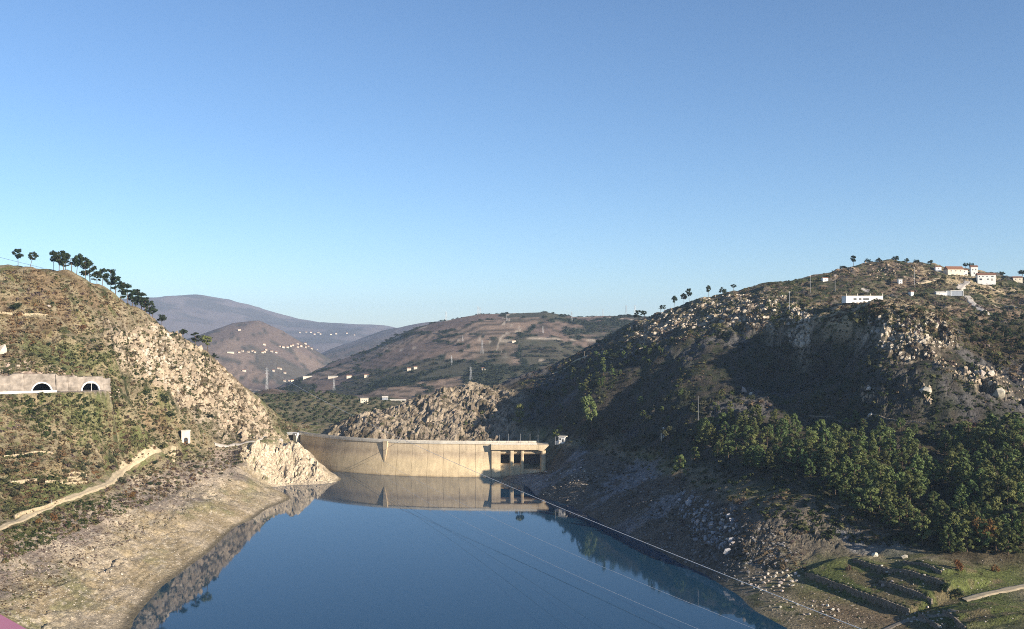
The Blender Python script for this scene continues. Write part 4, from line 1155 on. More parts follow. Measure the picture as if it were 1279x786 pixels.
WOODS = [  # polygons (how many, gap in pixels, height in metres, kinds), place, landmark on one side and on the other, group
    ([([(1050, 552), (1130, 560), (1170, 600), (1145, 668), (1105, 662), (1040, 625), (1020, 570)], 54, 12, (10, 16), ['cone', 'cone', 'shag']),
      ([(872, 545), (900, 532), (960, 530), (1030, 552), (1020, 596), (980, 592), (930, 584), (880, 572)], 44, 12, (9, 14), ['cone', 'shag', 'cone']),
      ([(1170, 570), (1215, 545), (1279, 548), (1290, 640), (1240, 640), (1190, 625)], 40, 12.5, (10, 16), ['cone', 'shag', 'cone']),
      ([(1150, 640), (1200, 640), (1290, 655), (1290, 690), (1240, 698), (1190, 695), (1150, 680)], 24, 15, (9, 14), ['cone', 'cone', 'shag']),
      ([(1052, 528), (1120, 535), (1190, 545), (1180, 560), (1100, 556), (1040, 548)], 14, 13, (6, 9), ['shag', 'cone'])], "row of the shaded wood", "the ruined hut", "the rust-orange tree", "pines of the wood on the shaded bank"),
    ([([(1198, 405), (1232, 396), (1290, 398), (1290, 450), (1240, 440), (1206, 428)], 26, 11, (6, 9), ['oak', 'darkshag', 'oak'])], "row of the hillside grove", "the hill road", "the frame edge", "trees of the grove below the hill road"),
    ([([(745, 446), (800, 436), (832, 440), (790, 462), (750, 486), (700, 500), (700, 480)], 58, 8, (5, 9.5), ['shag', 'shag', 'oak'])], "row on the shadow line", "the vineyard hill", "the pale crag", "scrubby trees along the shadow line"),
    ([([(800, 500), (860, 488), (880, 540), (800, 550)], 9, 16, (5, 9), ['shag', 'cone', 'bush']), ([(655, 490), (700, 492), (720, 530), (660, 530)], 10, 12, (5, 9), ['shag', 'oak', 'bush'])], "part of the open shade", "the dam deck", "the ruin", "trees dotted about the dark slope"),
    ([([(876, 500), (905, 492), (945, 500), (940, 520), (900, 530), (880, 522)], 12, 10, (5.5, 8.5), ['shag', 'olive', 'bush'])], "clump above the wood", "the ruin", "the low pale wall", "trees scattered above the wood"),
    ([([(940, 392), (985, 372), (1000, 392), (965, 412)], 8, 10, (4.5, 7), ['shag', 'darkshag'])], "crag side", "the ridge", "the thin pole", "trees on the pale crag"),
    ([([(1055, 385), (1110, 383), (1118, 396), (1060, 400)], 10, 8, (4, 6.5), ['oak', 'darkshag'])], "row under the long building", "the poles", "the sandy field", "trees under the long white building"),
    ([([(1112, 387), (1180, 382), (1200, 396), (1112, 398)], 8, 8, (3.2, 5), ['oak', 'darkbush'])], "row under the sandy field", "the long building", "the hill road", "trees under the sandy field"),
]
for polys, place, A, B, grp in WOODS:
    items = []
    for poly, n, gap, (h0, h1), kinds in polys:
        for u, v in scatter(poly, n, gap, rg):
            p = pix(u, v)
            if p is None or p.y > 1200: continue
            key = rg.choice(kinds)
            items.append(dict(u=u, v=v, p=p, key=key, noun=NOUN[key], h=rg.uniform(h0, h1) * (.65 if NAMES[key] == 'shrub' else 1)))
    for q in described(items, place, A, B):
        tree(q['key'], q['p'], q['h'], q['label'], grp, rg.uniform(.9, 1.2) if q['key'] != 'cone' else rg.uniform(.95, 1.25))

# bushes on the near hillside and along the track
BUSHES = [
    ([(70, 560), (130, 558), (150, 575), (120, 600), (75, 598)], 16, 9, (2.5, 4.2), ['bush', 'olive', 'bush'], "thicket above the track", "the walls", "the bend"),
    ([(0, 580), (24, 580), (26, 640), (0, 650)], 12, 9, (2.6, 4.2), ['bush', 'olive', 'darkbush'], "walled fields", "the frame edge", "the track"),
    ([(6, 562), (50, 560), (52, 572), (6, 574)], 5, 10, (2.5, 3.4), ['olive', 'darkbush'], "orchard terrace", "the frame edge", "the thicket"),
    ([(20, 425), (60, 428), (110, 455), (90, 470), (40, 450)], 13, 9, (2.2, 3.6), ['darkbush', 'bush'], "belt above the tunnels", "the white rock", "the smaller mouth"),
    ([(45, 500), (110, 508), (140, 540), (80, 545), (40, 525)], 16, 10, (1.8, 3.2), ['bush', 'darkbush', 'bush'], "slope under the tunnels", "the parapet", "the scree"),
    ([(130, 480), (210, 490), (225, 545), (150, 555)], 22, 10, (1.6, 3.2), ['bush', 'darkbush', 'brownbush', 'bush'], "broken slope", "the tunnels", "the box building"),
    ([(160, 590), (215, 568), (250, 562), (262, 575), (200, 612), (165, 622)], 22, 9, (1.8, 3.4), ['darkbush', 'bush', 'bush', 'brownbush'], "bank under the track", "its bend", "the box building"),
    ([(30, 655), (80, 638), (150, 618), (160, 630), (90, 660), (30, 680)], 20, 9, (1.6, 2.8), ['darkbush', 'bush', 'brownbush'], "bank under the track", "the frame edge", "the bend"),
    ([(165, 455), (200, 470), (200, 500), (170, 500)], 7, 10, (1.8, 3.2), ['darkbush'], "edge of the scree", "the tunnels", "the rocks"),
    ([(20, 355), (110, 365), (150, 395), (40, 390)], 22, 10, (1.5, 2.6), ['darkbush', 'bush', 'brownbush'], "hilltop slope", "the field wall", "the pines"),
    ([(250, 560), (300, 562), (300, 600), (250, 605)], 10, 10, (1.5, 2.5), ['brownbush', 'bush'], "mud bank", "the box building", "the rocky bluff"),
]
for poly, n, gap, (h0, h1), kinds, place, A, B in BUSHES:
    items = []
    for u, v in scatter(poly, n, gap, rg):
        p = pix(u, v)
        if p is None or p.y > 1000: continue
        key = rg.choice(kinds)
        items.append(dict(u=u, v=v, p=p, key=key, noun=NOUN[key].replace("shrub", "bush"), h=rg.uniform(h0, h1) * (1.2 if key == 'olive' else 1)))
    for q in described(items, place, A, B):
        tree(q['key'], q['p'], q['h'], q['label'], "bushes: " + place, rg.uniform(1.0, 1.5))
SPECIAL = [(20, 386, 11, 'darkbush', 1.6, "large dark bush at the end of the pale field wall on the near hill"), (153, 604, 12, 'bush', 1.1, "bush casting a shadow on the dirt track at its bend"), (165, 622, 11, 'rustbush', .9, "golden dry shrub just under the track's bend"), (66, 650, 14, 'rustbush', .7, "straw-coloured tall clump leaning over the track"), (48, 655, 11, 'rustbush', .9, "straw-coloured low clump below the track"), (205, 502, 14, 'darkbush', .9, "dark rounded shrub in the scree's lower corner"), (262, 522, 10, 'darkbush', 1.0, "dark shrub at the foot of the pale scree"), (103, 411, 8, 'rustbush', 1.2, "orange shrub in the middle of the near hill"), (213, 524, 13, 'oak', 1.1, "dark round tree on the slope above the pale box building")]
for u, v, hp, key, wd_, lb in SPECIAL:
    p = at_px(u, v); tree(key, p, hp * p.y / F, lb, None, wd_)

# ------------------------------------------------------------------ low growth nobody could count: scrub and heather
def in_poly(u, v, poly):
    c = np.zeros(u.shape, bool)
    for (ax, ay), (bx, by) in zip(poly, poly[1:] + poly[:1]):
        c ^= ((ay > v) != (by > v)) & (u < (bx - ax) * (v - ay) / (by - ay + 1e-9) + ax)
    return c

def many_pix(poly, n, rng):
    xs = [q[0] for q in poly]; ys = [q[1] for q in poly]
    u = rng.uniform(min(xs), max(xs), n * 4); v = rng.uniform(min(ys), max(ys), n * 4)
    k = in_poly(u, v, poly); u, v = u[k][:n], v[k][:n]
    out_ = []
    for a, b_ in zip(u, v):
        p = pix(a, b_)
        if p is None or p.z < .6 or p.y > 1300: continue
        o_ = (p.x - WA[0]) * wnrm[0] + (p.y - WA[1]) * wnrm[1]; a_ = (p.x - WA[0]) * wd[0] + (p.y - WA[1]) * wd[1]
        if -45 < o_ < 14 and -5 < a_ < WL + 4 and p.z < ROADZ + 8: continue
        out_.append((p.x, p.y, p.z))
    return np.array(out_).reshape(-1, 3)

def clump_base(n, rng, dome=.9):
    d = rng.normal(size=(n, 3)); d[:, 2] = np.abs(d[:, 2]) * dome; d /= np.linalg.norm(d, axis=1)[:, None]
    c = d * rng.uniform(.45, 1, n)[:, None]
    nrm = d + rng.normal(size=(n, 3)) * .45; nrm[:, 2] += .35; nrm /= np.linalg.norm(nrm, axis=1)[:, None]
    a = np.cross(nrm, [.31, .57, .76]); a /= np.linalg.norm(a, axis=1)[:, None]; b_ = np.cross(nrm, a)
    vs = []
    for k in range(3):
        an = rng.uniform(0, .8, n) + k * 2.094; r_ = rng.uniform(.35, .62, n)
        vs.append(c + (a * np.cos(an)[:, None] + b_ * np.sin(an)[:, None]) * r_[:, None])
    return np.stack(vs, 1).reshape(-1, 3)            # 3n points

def scrub(name, label, groups, tris=13):
    rng = np.random.default_rng(len(name) * 31 + 3)
    bases = [clump_base(tris, rng) for _ in range(6)]
    V, T = [], []
    for poly, n, (r0, r1), tones in groups:
        pts = many_pix(poly, n, rng)
        if len(pts) == 0: continue
        m_ = len(pts)
        r_ = (r0 + (r1 - r0) * rng.random(m_) ** 1.6 * 1.25) * (1 + .8 * (rng.random(m_) < .08)); an = rng.uniform(0, 6.28, m_)
        tn = np.array([t[0] for t in tones]); wt = np.array([t[1] for t in tones], float); wt /= wt.sum()
        # neighbouring plants are of one kind
        sel = np.clip((vnoise(pts[:, 0] / 12, pts[:, 1] / 12, 5) * .55 + vnoise(pts[:, 0] / 45, pts[:, 1] / 45, 6) * .6 + rng.random(m_) * .4 - .27), 0, .999)
        cs = np.cumsum(wt); ti = np.clip(np.searchsorted(cs, sel), 0, len(tn) - 1)
        for k in range(m_):
            b_ = bases[k % 6]; ca, sa = math.cos(an[k]), math.sin(an[k])
            x = (b_[:, 0] * ca - b_[:, 1] * sa) * r_[k]; y = (b_[:, 0] * sa + b_[:, 1] * ca) * r_[k]
            V.append(np.stack([x + pts[k, 0], y + pts[k, 1], b_[:, 2] * r_[k] * .85 + pts[k, 2] - .1], 1))
            T.append(np.broadcast_to(tn[ti[k]] * (.75 + .5 * rng.random()), b_.shape))
    V = np.concatenate(V); T = np.concatenate(T)
    o = link(name, np_mesh(name, V, np.arange(len(V)).reshape(-1, 3), False, T), M_scrub)
    return tag(o, kind="stuff")

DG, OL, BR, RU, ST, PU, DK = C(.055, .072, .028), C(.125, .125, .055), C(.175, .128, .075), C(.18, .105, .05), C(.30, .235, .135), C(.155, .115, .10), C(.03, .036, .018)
HILL = [(0, 338), (60, 337), (100, 350), (150, 373), (190, 398), (140, 418), (180, 470), (255, 520), (300, 553), (230, 560), (215, 556), (150, 585), (60, 632), (0, 655)]
BANK1 = [(0, 665), (130, 612), (216, 562), (300, 556), (310, 575), (200, 625), (130, 650), (0, 705)]
BANK2 = [(0, 700), (130, 650), (250, 600), (300, 590), (270, 625), (120, 700), (20, 770), (0, 770)]
CRG = [(140, 420), (200, 398), (262, 445), (330, 508), (345, 547), (300, 550), (255, 518), (180, 470)]
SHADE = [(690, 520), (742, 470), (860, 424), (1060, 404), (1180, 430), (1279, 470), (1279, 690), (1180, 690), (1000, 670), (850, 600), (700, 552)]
UPR = [(650, 472), (800, 398), (900, 367), (1060, 335), (1120, 322), (1279, 350), (1279, 470), (1180, 425), (1060, 402), (860, 424), (742, 468), (690, 505), (650, 490)]
LOWR = [(700, 556), (850, 602), (1000, 675), (1010, 715), (920, 700), (800, 640), (700, 590)]
scrub("hillside_scrub", None, [
    (HILL, 7000, (.38, 1.5), [(DG, 2.4), (OL, 3.2), (BR, 2.6), (RU, .7), (ST, 1.6), (PU, 1.6)]),
    (BANK1, 2200, (.5, 1.2), [(DG, 2.4), (OL, 2), (BR, 2), (PU, 2.4), (RU, .8), (ST, .6)]),
    (BANK2, 1900, (.2, .55), [(PU, 3), (BR, 2), (OL, 2), (ST, 2)]),
    (CRG, 2500, (.5, 1.35), [(DG, 2), (OL, 3), (BR, 2), (ST, 1)]),
    ([(330, 500), (390, 535), (345, 545)], 200, (.6, 1.3), [(OL, 2), (BR, 2), (ST, 1)])])
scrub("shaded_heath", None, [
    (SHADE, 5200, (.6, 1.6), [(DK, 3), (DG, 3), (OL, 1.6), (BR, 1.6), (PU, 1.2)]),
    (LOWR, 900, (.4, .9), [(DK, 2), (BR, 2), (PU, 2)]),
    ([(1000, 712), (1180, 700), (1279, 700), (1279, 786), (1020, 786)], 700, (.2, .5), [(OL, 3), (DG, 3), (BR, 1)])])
scrub("ridge_scrub", None, [
    (UPR, 6200, (.7, 1.7), [(DG, 3.2), (OL, 2.6), (BR, 2), (PU, 2), (DK, 2), (ST, .5)]),
    ([(430, 530), (500, 503), (585, 480), (640, 486), (650, 520), (640, 548), (430, 548)], 420, (.6, 1.4), [(OL, 2), (DG, 2)])])
# the olive grove below the dam: more than anyone would count, in rows
rngo = np.random.default_rng(3)
base_o = [clump_base(26, rngo, 1.3) for _ in range(4)]
V, T = [], []
for i in range(26):
    for j in range(34):
        x = -330 + 9 * i + rngo.normal() * 1.3; y = 950 + 11.5 * j + rngo.normal() * 1.3
        u_ = UC + F * x / y
        if not (318 < u_ < 486) or x > -118 - (y - 950) * .02: continue
        if rngo.random() < .1: continue
        z = height(x, y); b_ = base_o[(i * 7 + j) % 4]; r_ = rngo.uniform(1.9, 2.9)
        V.append(np.stack([b_[:, 0] * r_ + x, b_[:, 1] * r_ + y, b_[:, 2] * r_ * .95 + z + .8], 1)); T.append(np.broadcast_to(C(.085, .10, .058) * rngo.uniform(.7, 1.2), b_.shape))
V = np.concatenate(V); T = np.concatenate(T)
tag(link("olive_grove", np_mesh("olive_grove", V, np.arange(len(V)).reshape(-1, 3), False, T), M_scrub), kind="stuff")
# dark tree belts on the vineyard hill, far off
V, T = [], []
rngf = np.random.default_rng(8)
YY = rngf.uniform(1750, 2700, 26000); UU = rngf.uniform(330, 830, 26000)
XX = (UU - UC) / F * YY
rr = (np.arange(NY)[np.clip(np.searchsorted(Ys, YY), 0, NY - 1)])
cc = np.clip(np.searchsorted(us, UU), 0, NU - 1)
tone = col[rr, cc].mean(1)
keep = np.nonzero(tone < .056)[0][:3200]
for k in keep:
    b_ = bases_f = base_o[k % 4][:36]; r_ = rngf.uniform(2.2, 4.6)
    z = GZ[rr[k], cc[k]]
    V.append(np.stack([b_[:, 0] * r_ + XX[k], b_[:, 1] * r_ + YY[k], b_[:, 2] * r_ + z], 1)); T.append(np.broadcast_to(C(.042, .052, .03) * rngf.uniform(.7, 1.3), b_.shape))
V = np.concatenate(V); T = np.concatenate(T)
tag(link("far_woods", np_mesh("far_woods", V, np.arange(len(V)).reshape(-1, 3), False, T), M_scrub), kind="stuff")

# ------------------------------------------------------------------ rocks
def ico():
    bm = bmesh.new(); bmesh.ops.create_icosphere(bm, subdivisions=1, radius=1)
    v = np.array([q.co[:] for q in bm.verts]); f = np.array([[w.index for w in q.verts] for q in bm.faces]); bm.free()
    return v, f
IV, IF_ = ico()
def block(rng, cuts=7):
    """an angular stone: a ball cut flat by a few planes"""
    v = IV.copy()
    for _ in range(cuts):
        d = rng.normal(size=3); d /= np.linalg.norm(d); h = rng.uniform(.45, .8)
        s = v @ d; v = v - np.clip(s - h, 0, None)[:, None] * d
    return v * rng.uniform(.75, 1.25, 3)
rng = np.random.default_rng(21)
BLK = [block(rng) for _ in range(14)]
def stones(name, groups):
    V, T, Fc = [], [], []; n0 = 0
    for poly, n, (r0, r1), tone, elong in groups:
        pts = many_pix(poly, n, rng); m_ = len(pts)
        for k in range(m_):
            b_ = BLK[rng.integers(14)]; r_ = r0 + (r1 - r0) * rng.random() ** 2.2
            E = np.array(Euler((rng.normal() * .16 - .15, rng.normal() * .16 + .42, .55 + rng.normal() * .3)).to_matrix()) if elong >= 1 else np.array(Euler((rng.uniform(-.5, .5), rng.uniform(-.5, .5), rng.uniform(0, 6.28))).to_matrix())
            q = (b_ * (np.array([1.15, .75, elong * 1.15]) if elong >= 1 else np.array([1, 1, elong])) * r_) @ E.T + pts[k] + np.array([0, 0, -.15 * r_])
            V.append(q); T.append(np.broadcast_to(np.array(tone) * (.7 + .55 * rng.random()), q.shape)); Fc.append(IF_ + n0); n0 += len(q)
    o = link(name, np_mesh(name, np.concatenate(V), np.concatenate(Fc), False, np.concatenate(T)), M_stone)
    return tag(o, kind="stuff")
GR, GW, GD = (.37, .295, .21), (.44, .38, .30), (.20, .19, .18)
stones("scree", [(CRG, 1000, (.4, 2.8), GR, 1.35), ([(150, 420), (200, 405), (255, 470), (230, 500), (180, 465)], 260, (.5, 2.2), GW, 1.2), ([(305, 562), (376, 558), (412, 601), (345, 606)], 360, (.4, 1.7), (.44, .36, .26), 1.7),
                 ([(340, 540), (372, 545), (372, 556), (340, 556)], 60, (.4, 1.2), GR, 1),
                 ([(-5, 450), (55, 452), (95, 468), (134, 480), (134, 488), (100, 474), (-5, 468)], 120, (.3, 1.3), (.36, .28, .22), 1.0), ([(120, 480), (150, 484), (150, 500), (126, 500)], 40, (.4, 1.2), (.34, .27, .21), 1.2)])
stones("crag_rocks", [([(420, 540), (500, 506), (585, 482), (640, 498), (640, 550), (420, 548)], 260, (.5, 2.4), (.23, .185, .14), 1.6),
                      ([(797, 400), (900, 368), (985, 368), (960, 405), (850, 412), (790, 430)], 360, (.5, 2.6), GW, 1.0), ([(985, 386), (1012, 386), (1012, 432), (985, 434)], 110, (.8, 2.6), GW, 1.1),
                      ([(1080, 396), (1185, 402), (1192, 432), (1130, 452), (1085, 424)], 200, (.5, 2.4), GW, 1.0), ([(1060, 325), (1180, 335), (1150, 350), (1060, 345)], 90, (.6, 1.8), GR, 1), ([(1205, 464), (1240, 466), (1240, 480), (1215, 478)], 40, (.8, 2.6), (.46, .37, .27), 1),
                      ([(1075, 482), (1092, 482), (1092, 505), (1078, 503)], 24, (.6, 1.8), GR, 1.3), ([(1153, 480), (1165, 480), (1163, 503), (1155, 503)], 20, (.6, 1.8), GR, 1.6), ([(745, 440), (860, 395), (860, 420), (760, 455)], 160, (.6, 1.8), GR, 1), ([(1150, 440), (1279, 470), (1279, 505), (1190, 470)], 120, (.5, 1.6), GR, 1)])
stones("bank_stones", [([(690, 592), (760, 580), (860, 610), (960, 660), (1000, 690), (930, 735), (840, 700), (740, 640)], 1200, (.3, 1.3), GD, .8), ([(625, 588), (690, 580), (740, 600), (720, 632), (660, 612)], 420, (.3, 1.0), (.33, .28, .22), .85), ([(840, 612), (880, 622), (930, 655), (910, 690), (860, 670)], 160, (.6, 2.2), (.30, .29, .29), 1.0),
                       ([(0, 690), (120, 650), (250, 605), (330, 610), (330, 632), (230, 705), (165, 780), (20, 780)], 2300, (.12, .55), (.40, .35, .28), .8), ([(930, 715), (1010, 705), (1100, 775), (1080, 786), (960, 780)], 360, (.2, .7), (.32, .27, .21), .8), ([(1020, 700), (1279, 690), (1279, 786), (1100, 786)], 200, (.15, .5), (.38, .33, .27), .8),
                       ([(345, 612), (362, 624), (300, 650), (230, 708), (170, 770), (190, 740), (255, 685), (300, 640)], 260, (.25, .9), (.36, .31, .24), .8)])
# stones one can pick out singly
BME = []
for k in range(8):
    me = np_mesh("boulder", block(rng, 9), IF_, False); me.materials.append(M_boul); BME.append(me)
def boulder(u, v, r_, label, group=None, flat=.8):
    p = pix(u, v)
    if p is None: return
    o = bpy.data.objects.new("boulder", BME[random.randrange(8)]); COL.objects.link(o)
    o.location = (p.x, p.y, p.z + r_ * .3); o.scale = (r_ * random.uniform(.85, 1.2), r_ * random.uniform(.85, 1.2), r_ * flat * random.uniform(.8, 1.15))
    o.rotation_euler = (random.uniform(-.3, .3), random.uniform(-.3, .3), random.uniform(0, 6.28))
    return tag(o, label, "boulder", group)
BG = [([(940, 718), (985, 712), (1002, 722), (985, 738), (945, 742), (938, 730)], 34, 5, (.6, 1.2), "pale boulder", "part of the waterside heap", "the water", "the terrace wall"),
      ([(950, 752), (1010, 748), (1060, 765), (1050, 778), (985, 770)], 18, 6, (.5, .9), "pale stone", "part of the mud flat", "the water", "the stream bed"),
      ([(1130, 762), (1165, 758), (1185, 762), (1175, 786), (1130, 780)], 18, 5, (.4, .8), "pale stone", "part of the stony stream bed", "the terrace wall", "the lane"),
      ([(640, 590), (680, 588), (690, 600), (650, 606)], 16, 5, (.6, 1.2), "pale block", "row of the gate rubble", "the spillway", "the last pier"),
      ([(690, 588), (745, 580), (735, 600), (700, 608)], 14, 6, (.6, 1.2), "white block", "row below the white hut", "the pier", "the lone pine"),
      ([(860, 645), (880, 640), (925, 660), (915, 684), (890, 672)], 12, 7, (.8, 1.6), "grey block", "part of the shaded shore outcrop", "the dam", "the boulder heap"),
      ([(30, 690), (120, 655), (200, 640), (180, 700), (80, 770), (20, 750)], 22, 14, (.35, .6), "white stone", "part of the sunlit mud bank", "the frame edge", "the water"),
      ([(1090, 700), (1180, 700), (1180, 735), (1110, 730)], 14, 10, (.4, .8), "pale stone", "part of the green terraces", "the tall wall", "the rust bushes")]
for poly, n, gap, (r0, r1), noun, place, A, B in BG:
    items = [dict(u=u, v=v, h=rg.uniform(r0, r1), noun=noun) for u, v in scatter(poly, n, gap, rg)]
    for q in described(items, place, A, B):
        boulder(q['u'], q['v'], q['h'], q['label'].replace("tallest", "biggest").replace("tall ", "big ", 1) if q['label'].startswith("tall") else q['label'], "stones: " + place)
for u, v, r_, lb in ((1248, 494, 4.2, "large bluish-white rock in the shade below the orange outcrop"), (1226, 470, 4.2, "big orange-tinted rock jutting from the bushes above the bluish-white rock"), (1238, 468, 3.0, "smaller orange-tinted rock beside the big one"), (61, 384, 2.2, "white rock alone on the upper dry slope of the near hill"), (3, 441, 4.0, "big white rock at the photo's edge above the cutting"), (1157, 490, 3.2, "tall pale rock fin standing out of the shaded cliff"), (1086, 487, 2.6, "pale rock on the shaded cliff's near corner"), (1087, 520, 2.0, "white rock at the low wall under the cliff"), (929, 490, 2.8, "pale rock on top of the shaded wood's upper corner"), (938, 493, 2.2, "flat pale rock beside the one at the wood's upper corner"), (1093, 695, 1.8, "grey rock in the shade just above the green terraces"), (1130, 697, 1.7, "second grey rock in the shade above the terraces, towards the rust bushes"), (1103, 732, 1.0, "white rock at the start of the middle terrace wall")):
    boulder(u, v, r_, lb, None, 1.0)

# ------------------------------------------------------------------ buildings
def house(name, label, pos, w_, d_, h_, rz=0.0, roof=1.6, wall=None, tile=None, wins=(), group=None, cat="house", overhang=.45, flat=False, door=None, storeys=1):
    """front wall faces -Y before turning by rz"""
    t = empty(name, (pos[0], pos[1], pos[2] - .4), rz); tag(t, label, cat, group)
    hh = h_ + .4
    MB().box((0, 0, hh / 2 - 1.8), (w_, d_, hh + 3.6)).build("wall", wall or M_white, t)
    a, b_, o_ = w_ / 2 + overhang, d_ / 2 + overhang, hh + .003
    rf = MB()
    if flat:
        rf.box((0, 0, o_ + .15), (w_ + 2 * overhang, d_ + 2 * overhang, .3))
    else:
        rf.prism([(-b_, 0), (b_, 0), (b_, .16), (0, roof), (-b_, .16)], -a, a, lambda p, q, h: (h, p, o_ + q))
    rf.build("roof", tile or M_tile, t)
    for (x, z, ww, wh) in wins:
        f_ = MB().box((x, -d_ / 2 - .02, z + .4), (ww, .12, wh)).build("window", M_white, t)
        MB().box((x, -d_ / 2 - .075, z + .4), (ww - .2, .06, wh - .2)).build("pane", M_glass, f_)
    if door:
        MB().box((door, -d_ / 2 - .03, 1.4), (1.1, .1, 2.1)).build("door", M_wood, t)
    return t
def hs(u, v): return at_px(u, v)
# gate hut at the end of the dam
p = Vector((39.4, 786, max(height(39.4, 786), 26.9)))
t = empty("gate_hut", p, R(-18)); tag(t, "small white hut with overhanging flat roof at the end of the dam deck", "hut")
MB().box((0, 0, 1.6), (4.6, 4.0, 5.2)).build("wall", M_white, t); MB().box((.5, 0, 4.45), (6.6, 5.0, .5)).build("roof", M_conc, t)
MB().box((-1.0, -2.03, 2.4), (1.2, .1, 1.2)).build("window", M_glass, t); MB().box((1.2, -2.03, 1.2), (1.1, .1, 2.2)).build("door", M_gate, t)
MB().box((-3.2, .3, -.6), (3.4, 8, 2.4)).build("plinth", M_conc, t)
# box building by the end of the track
p = pix(232, 552)
t = empty("box_building", p, R(20)); tag(t, "pale upright concrete box with a dark arched opening at the end of the dirt track", "building")
mb = MB(); n = 8
A = [(-1.3 * math.cos(math.pi * k / n), 1.9 + 1.3 * math.sin(math.pi * k / n)) for k in range(n + 1)]
fr = [(-2.9, -1), (-1.3, -1)] + A + [(1.3, -1), (2.9, -1), (2.9, 7.6), (-2.9, 7.6)]
mb.prism(fr, -2.2, -1.6, lambda a, b_, h: (a, h, b_)); mb.build("front_wall", M_cream, t)
MB().box((0, .35, 3.3), (5.8, 3.88, 8.6)).build("wall", M_gate, t)
MB().box((-2.93, .37, 3.31), (.1, 3.9, 8.58)).build("side_wall", M_cream, t); MB().box((2.93, .37, 3.31), (.1, 3.9, 8.58)).build("side_wall", M_cream, t)
MB().box((0, .1, 7.9), (6.4, 5.0, .5)).build("roof", M_conc, t)
# ruin
p = pix(829, 548)
t = empty("ruined_hut", p, R(-10)); tag(t, "small roofless ruin with a white-tipped chimney in the shade", "ruin")
MB().box((-1.6, 0, 1.6), (.6, 4.5, 6.2)).build("wall", M_cream, t); MB().prism([(-1.3, -1), (3, -1), (3, 2.6), (1.8, 3.4), (1.2, 2.6), (0, 4.4), (-1.3, 4.0)], 1.6, 2.1, lambda a, b_, h: (a, h, b_)).build("wall", M_cream, t)
MB().box((-.2, 1.0, 4.0), (.9, .9, 7.2)).build("chimney", M_white, t); MB().box((2.7, -.4, .6), (.6, 3.8, 3.6)).build("wall", M_portal, t)
# village on the far-bank hill
p = hs(1231, 351)
house("villa", "large white villa with brown roof on the skyline of the far-bank hill", p, 17, 9, 5.8, R(-12), 2.2, M_white, M_tile, [(-6.6, 4.3, 1.2, 1.2), (-3.4, 4.3, 1.2, 1.2), (.4, 4.3, 1.2, 1.2), (5.4, 4.3, 2.2, 1.2), (-5.4, 1.5, 2.6, 1.7), (1.2, 1.5, 1.6, 1.4)], door=5)
p = hs(1216, 344)
house("tower_house", "narrow tall white house beside the large white villa", p, 6.5, 7, 8.5, R(-12), 1.8, M_white, M_tile, [(-1.4, 5.6, 1.1, 1.4), (1.4, 5.6, 1.1, 1.4), (0, 2, 1.2, 1.5)])
p = hs(1191, 341)
house("brick_roof_house", "long low house with orange-brown roof near the summit", p, 17, 9, 3.4, R(5), 3.4, M_cream, M_tile, [(-5, 1.8, 1.4, 1.3), (0, 1.8, 1.4, 1.3), (5, 1.8, 1.4, 1.3)])
p = hs(1204, 342)
house("annex_house", "small white house just beside the orange-brown roof", p, 6, 6, 3.6, R(-10), 1.2, M_white, M_tile, [(0, 1.8, 1.3, 1.2)])
p = hs(1270, 351)
house("low_house", "low pale house at the ridge's far end past the villa", p, 9, 7, 3.2, R(-10), 1.5, M_cream, M_tile, [(-2, 1.6, 1.2, 1.2), (2, 1.6, 1.2, 1.2)])
p = hs(1171, 337)
house("summit_house", "tiny white house on the skyline just under the summit bushes", p, 6, 5, 2.6, R(0), 1.0, M_white, M_tile, [(0, 1.4, 1.2, 1.1)])
p = hs(1124, 354)
house("white_shed", "small white shed alone on the slope below the summit", p, 3.6, 3.4, 3.6, 0, .8, M_white, M_conc, [(0, 1.8, .9, .9)], cat="shed")
p = hs(1138, 368)
house("farm_hut", "small white hut at the edge of the sandy field", p, 3.4, 3.4, 2.6, R(20), .9, M_white, M_tile, [(0, 1.4, .8, .8)], cat="hut")
p = hs(1191, 369)
t = empty("blue_shed", p, R(-6)); tag(t, "blue-grey sheet shed with a white frame beside the pale hill road", "shed")
MB().box((0, 0, 1.6), (15, 7, 4.6)).build("wall", M_grey, t)
for x in (-7.4, -3.6, 7.4): MB().box((x, -3.58, 1.6), (.6, .5, 5.0)).build("post", M_white, t)
MB().box((1.9, -3.58, 4.14), (11.6, .55, .5)).build("beam", M_white, t); MB().box((0, 0, 4.05), (15.4, 7.5, .25)).build("roof", M_steel, t)
p = hs(1175, 368)
house("white_annex", "long low white wall-like building joined to the blue-grey shed's end", p, 9.5, 5, 2.2, R(-6), .8, M_white, M_conc, [(-2, 1.2, 1.0, .8)], cat="shed")
p = hs(1077, 377)
t = empty("long_building", p, R(3)); tag(t, "long flat white unfinished building with short posts on its roof", "building")
MB().box((0, 0, 1.6), (29, 9, 5.4)).build("wall", M_white, t)
for x, ww in ((-7.5, 2.4), (-3.5, 2.0), (1.2, 4.6)): MB().box((x, -4.53, 1.9), (ww, .1, 1.2)).build("window", M_glass, t)
for x in (-14.2, -5.5, 4.5, 14.2): MB().box((x, -4.3, 5.2), (.35, .35, 1.78)).build("post", M_conc, t)
MB().box((0, 0, 4.38), (29.4, 9.4, .16)).build("roof", M_conc, t)
p = hs(1030, 351)
house("ridge_hut", "small white hut near the thin poles on the grassy ridge", p, 5.5, 4.5, 2.8, R(5), 1.0, M_white, M_tile, [(0, 1.5, .9, .9)], cat="hut")
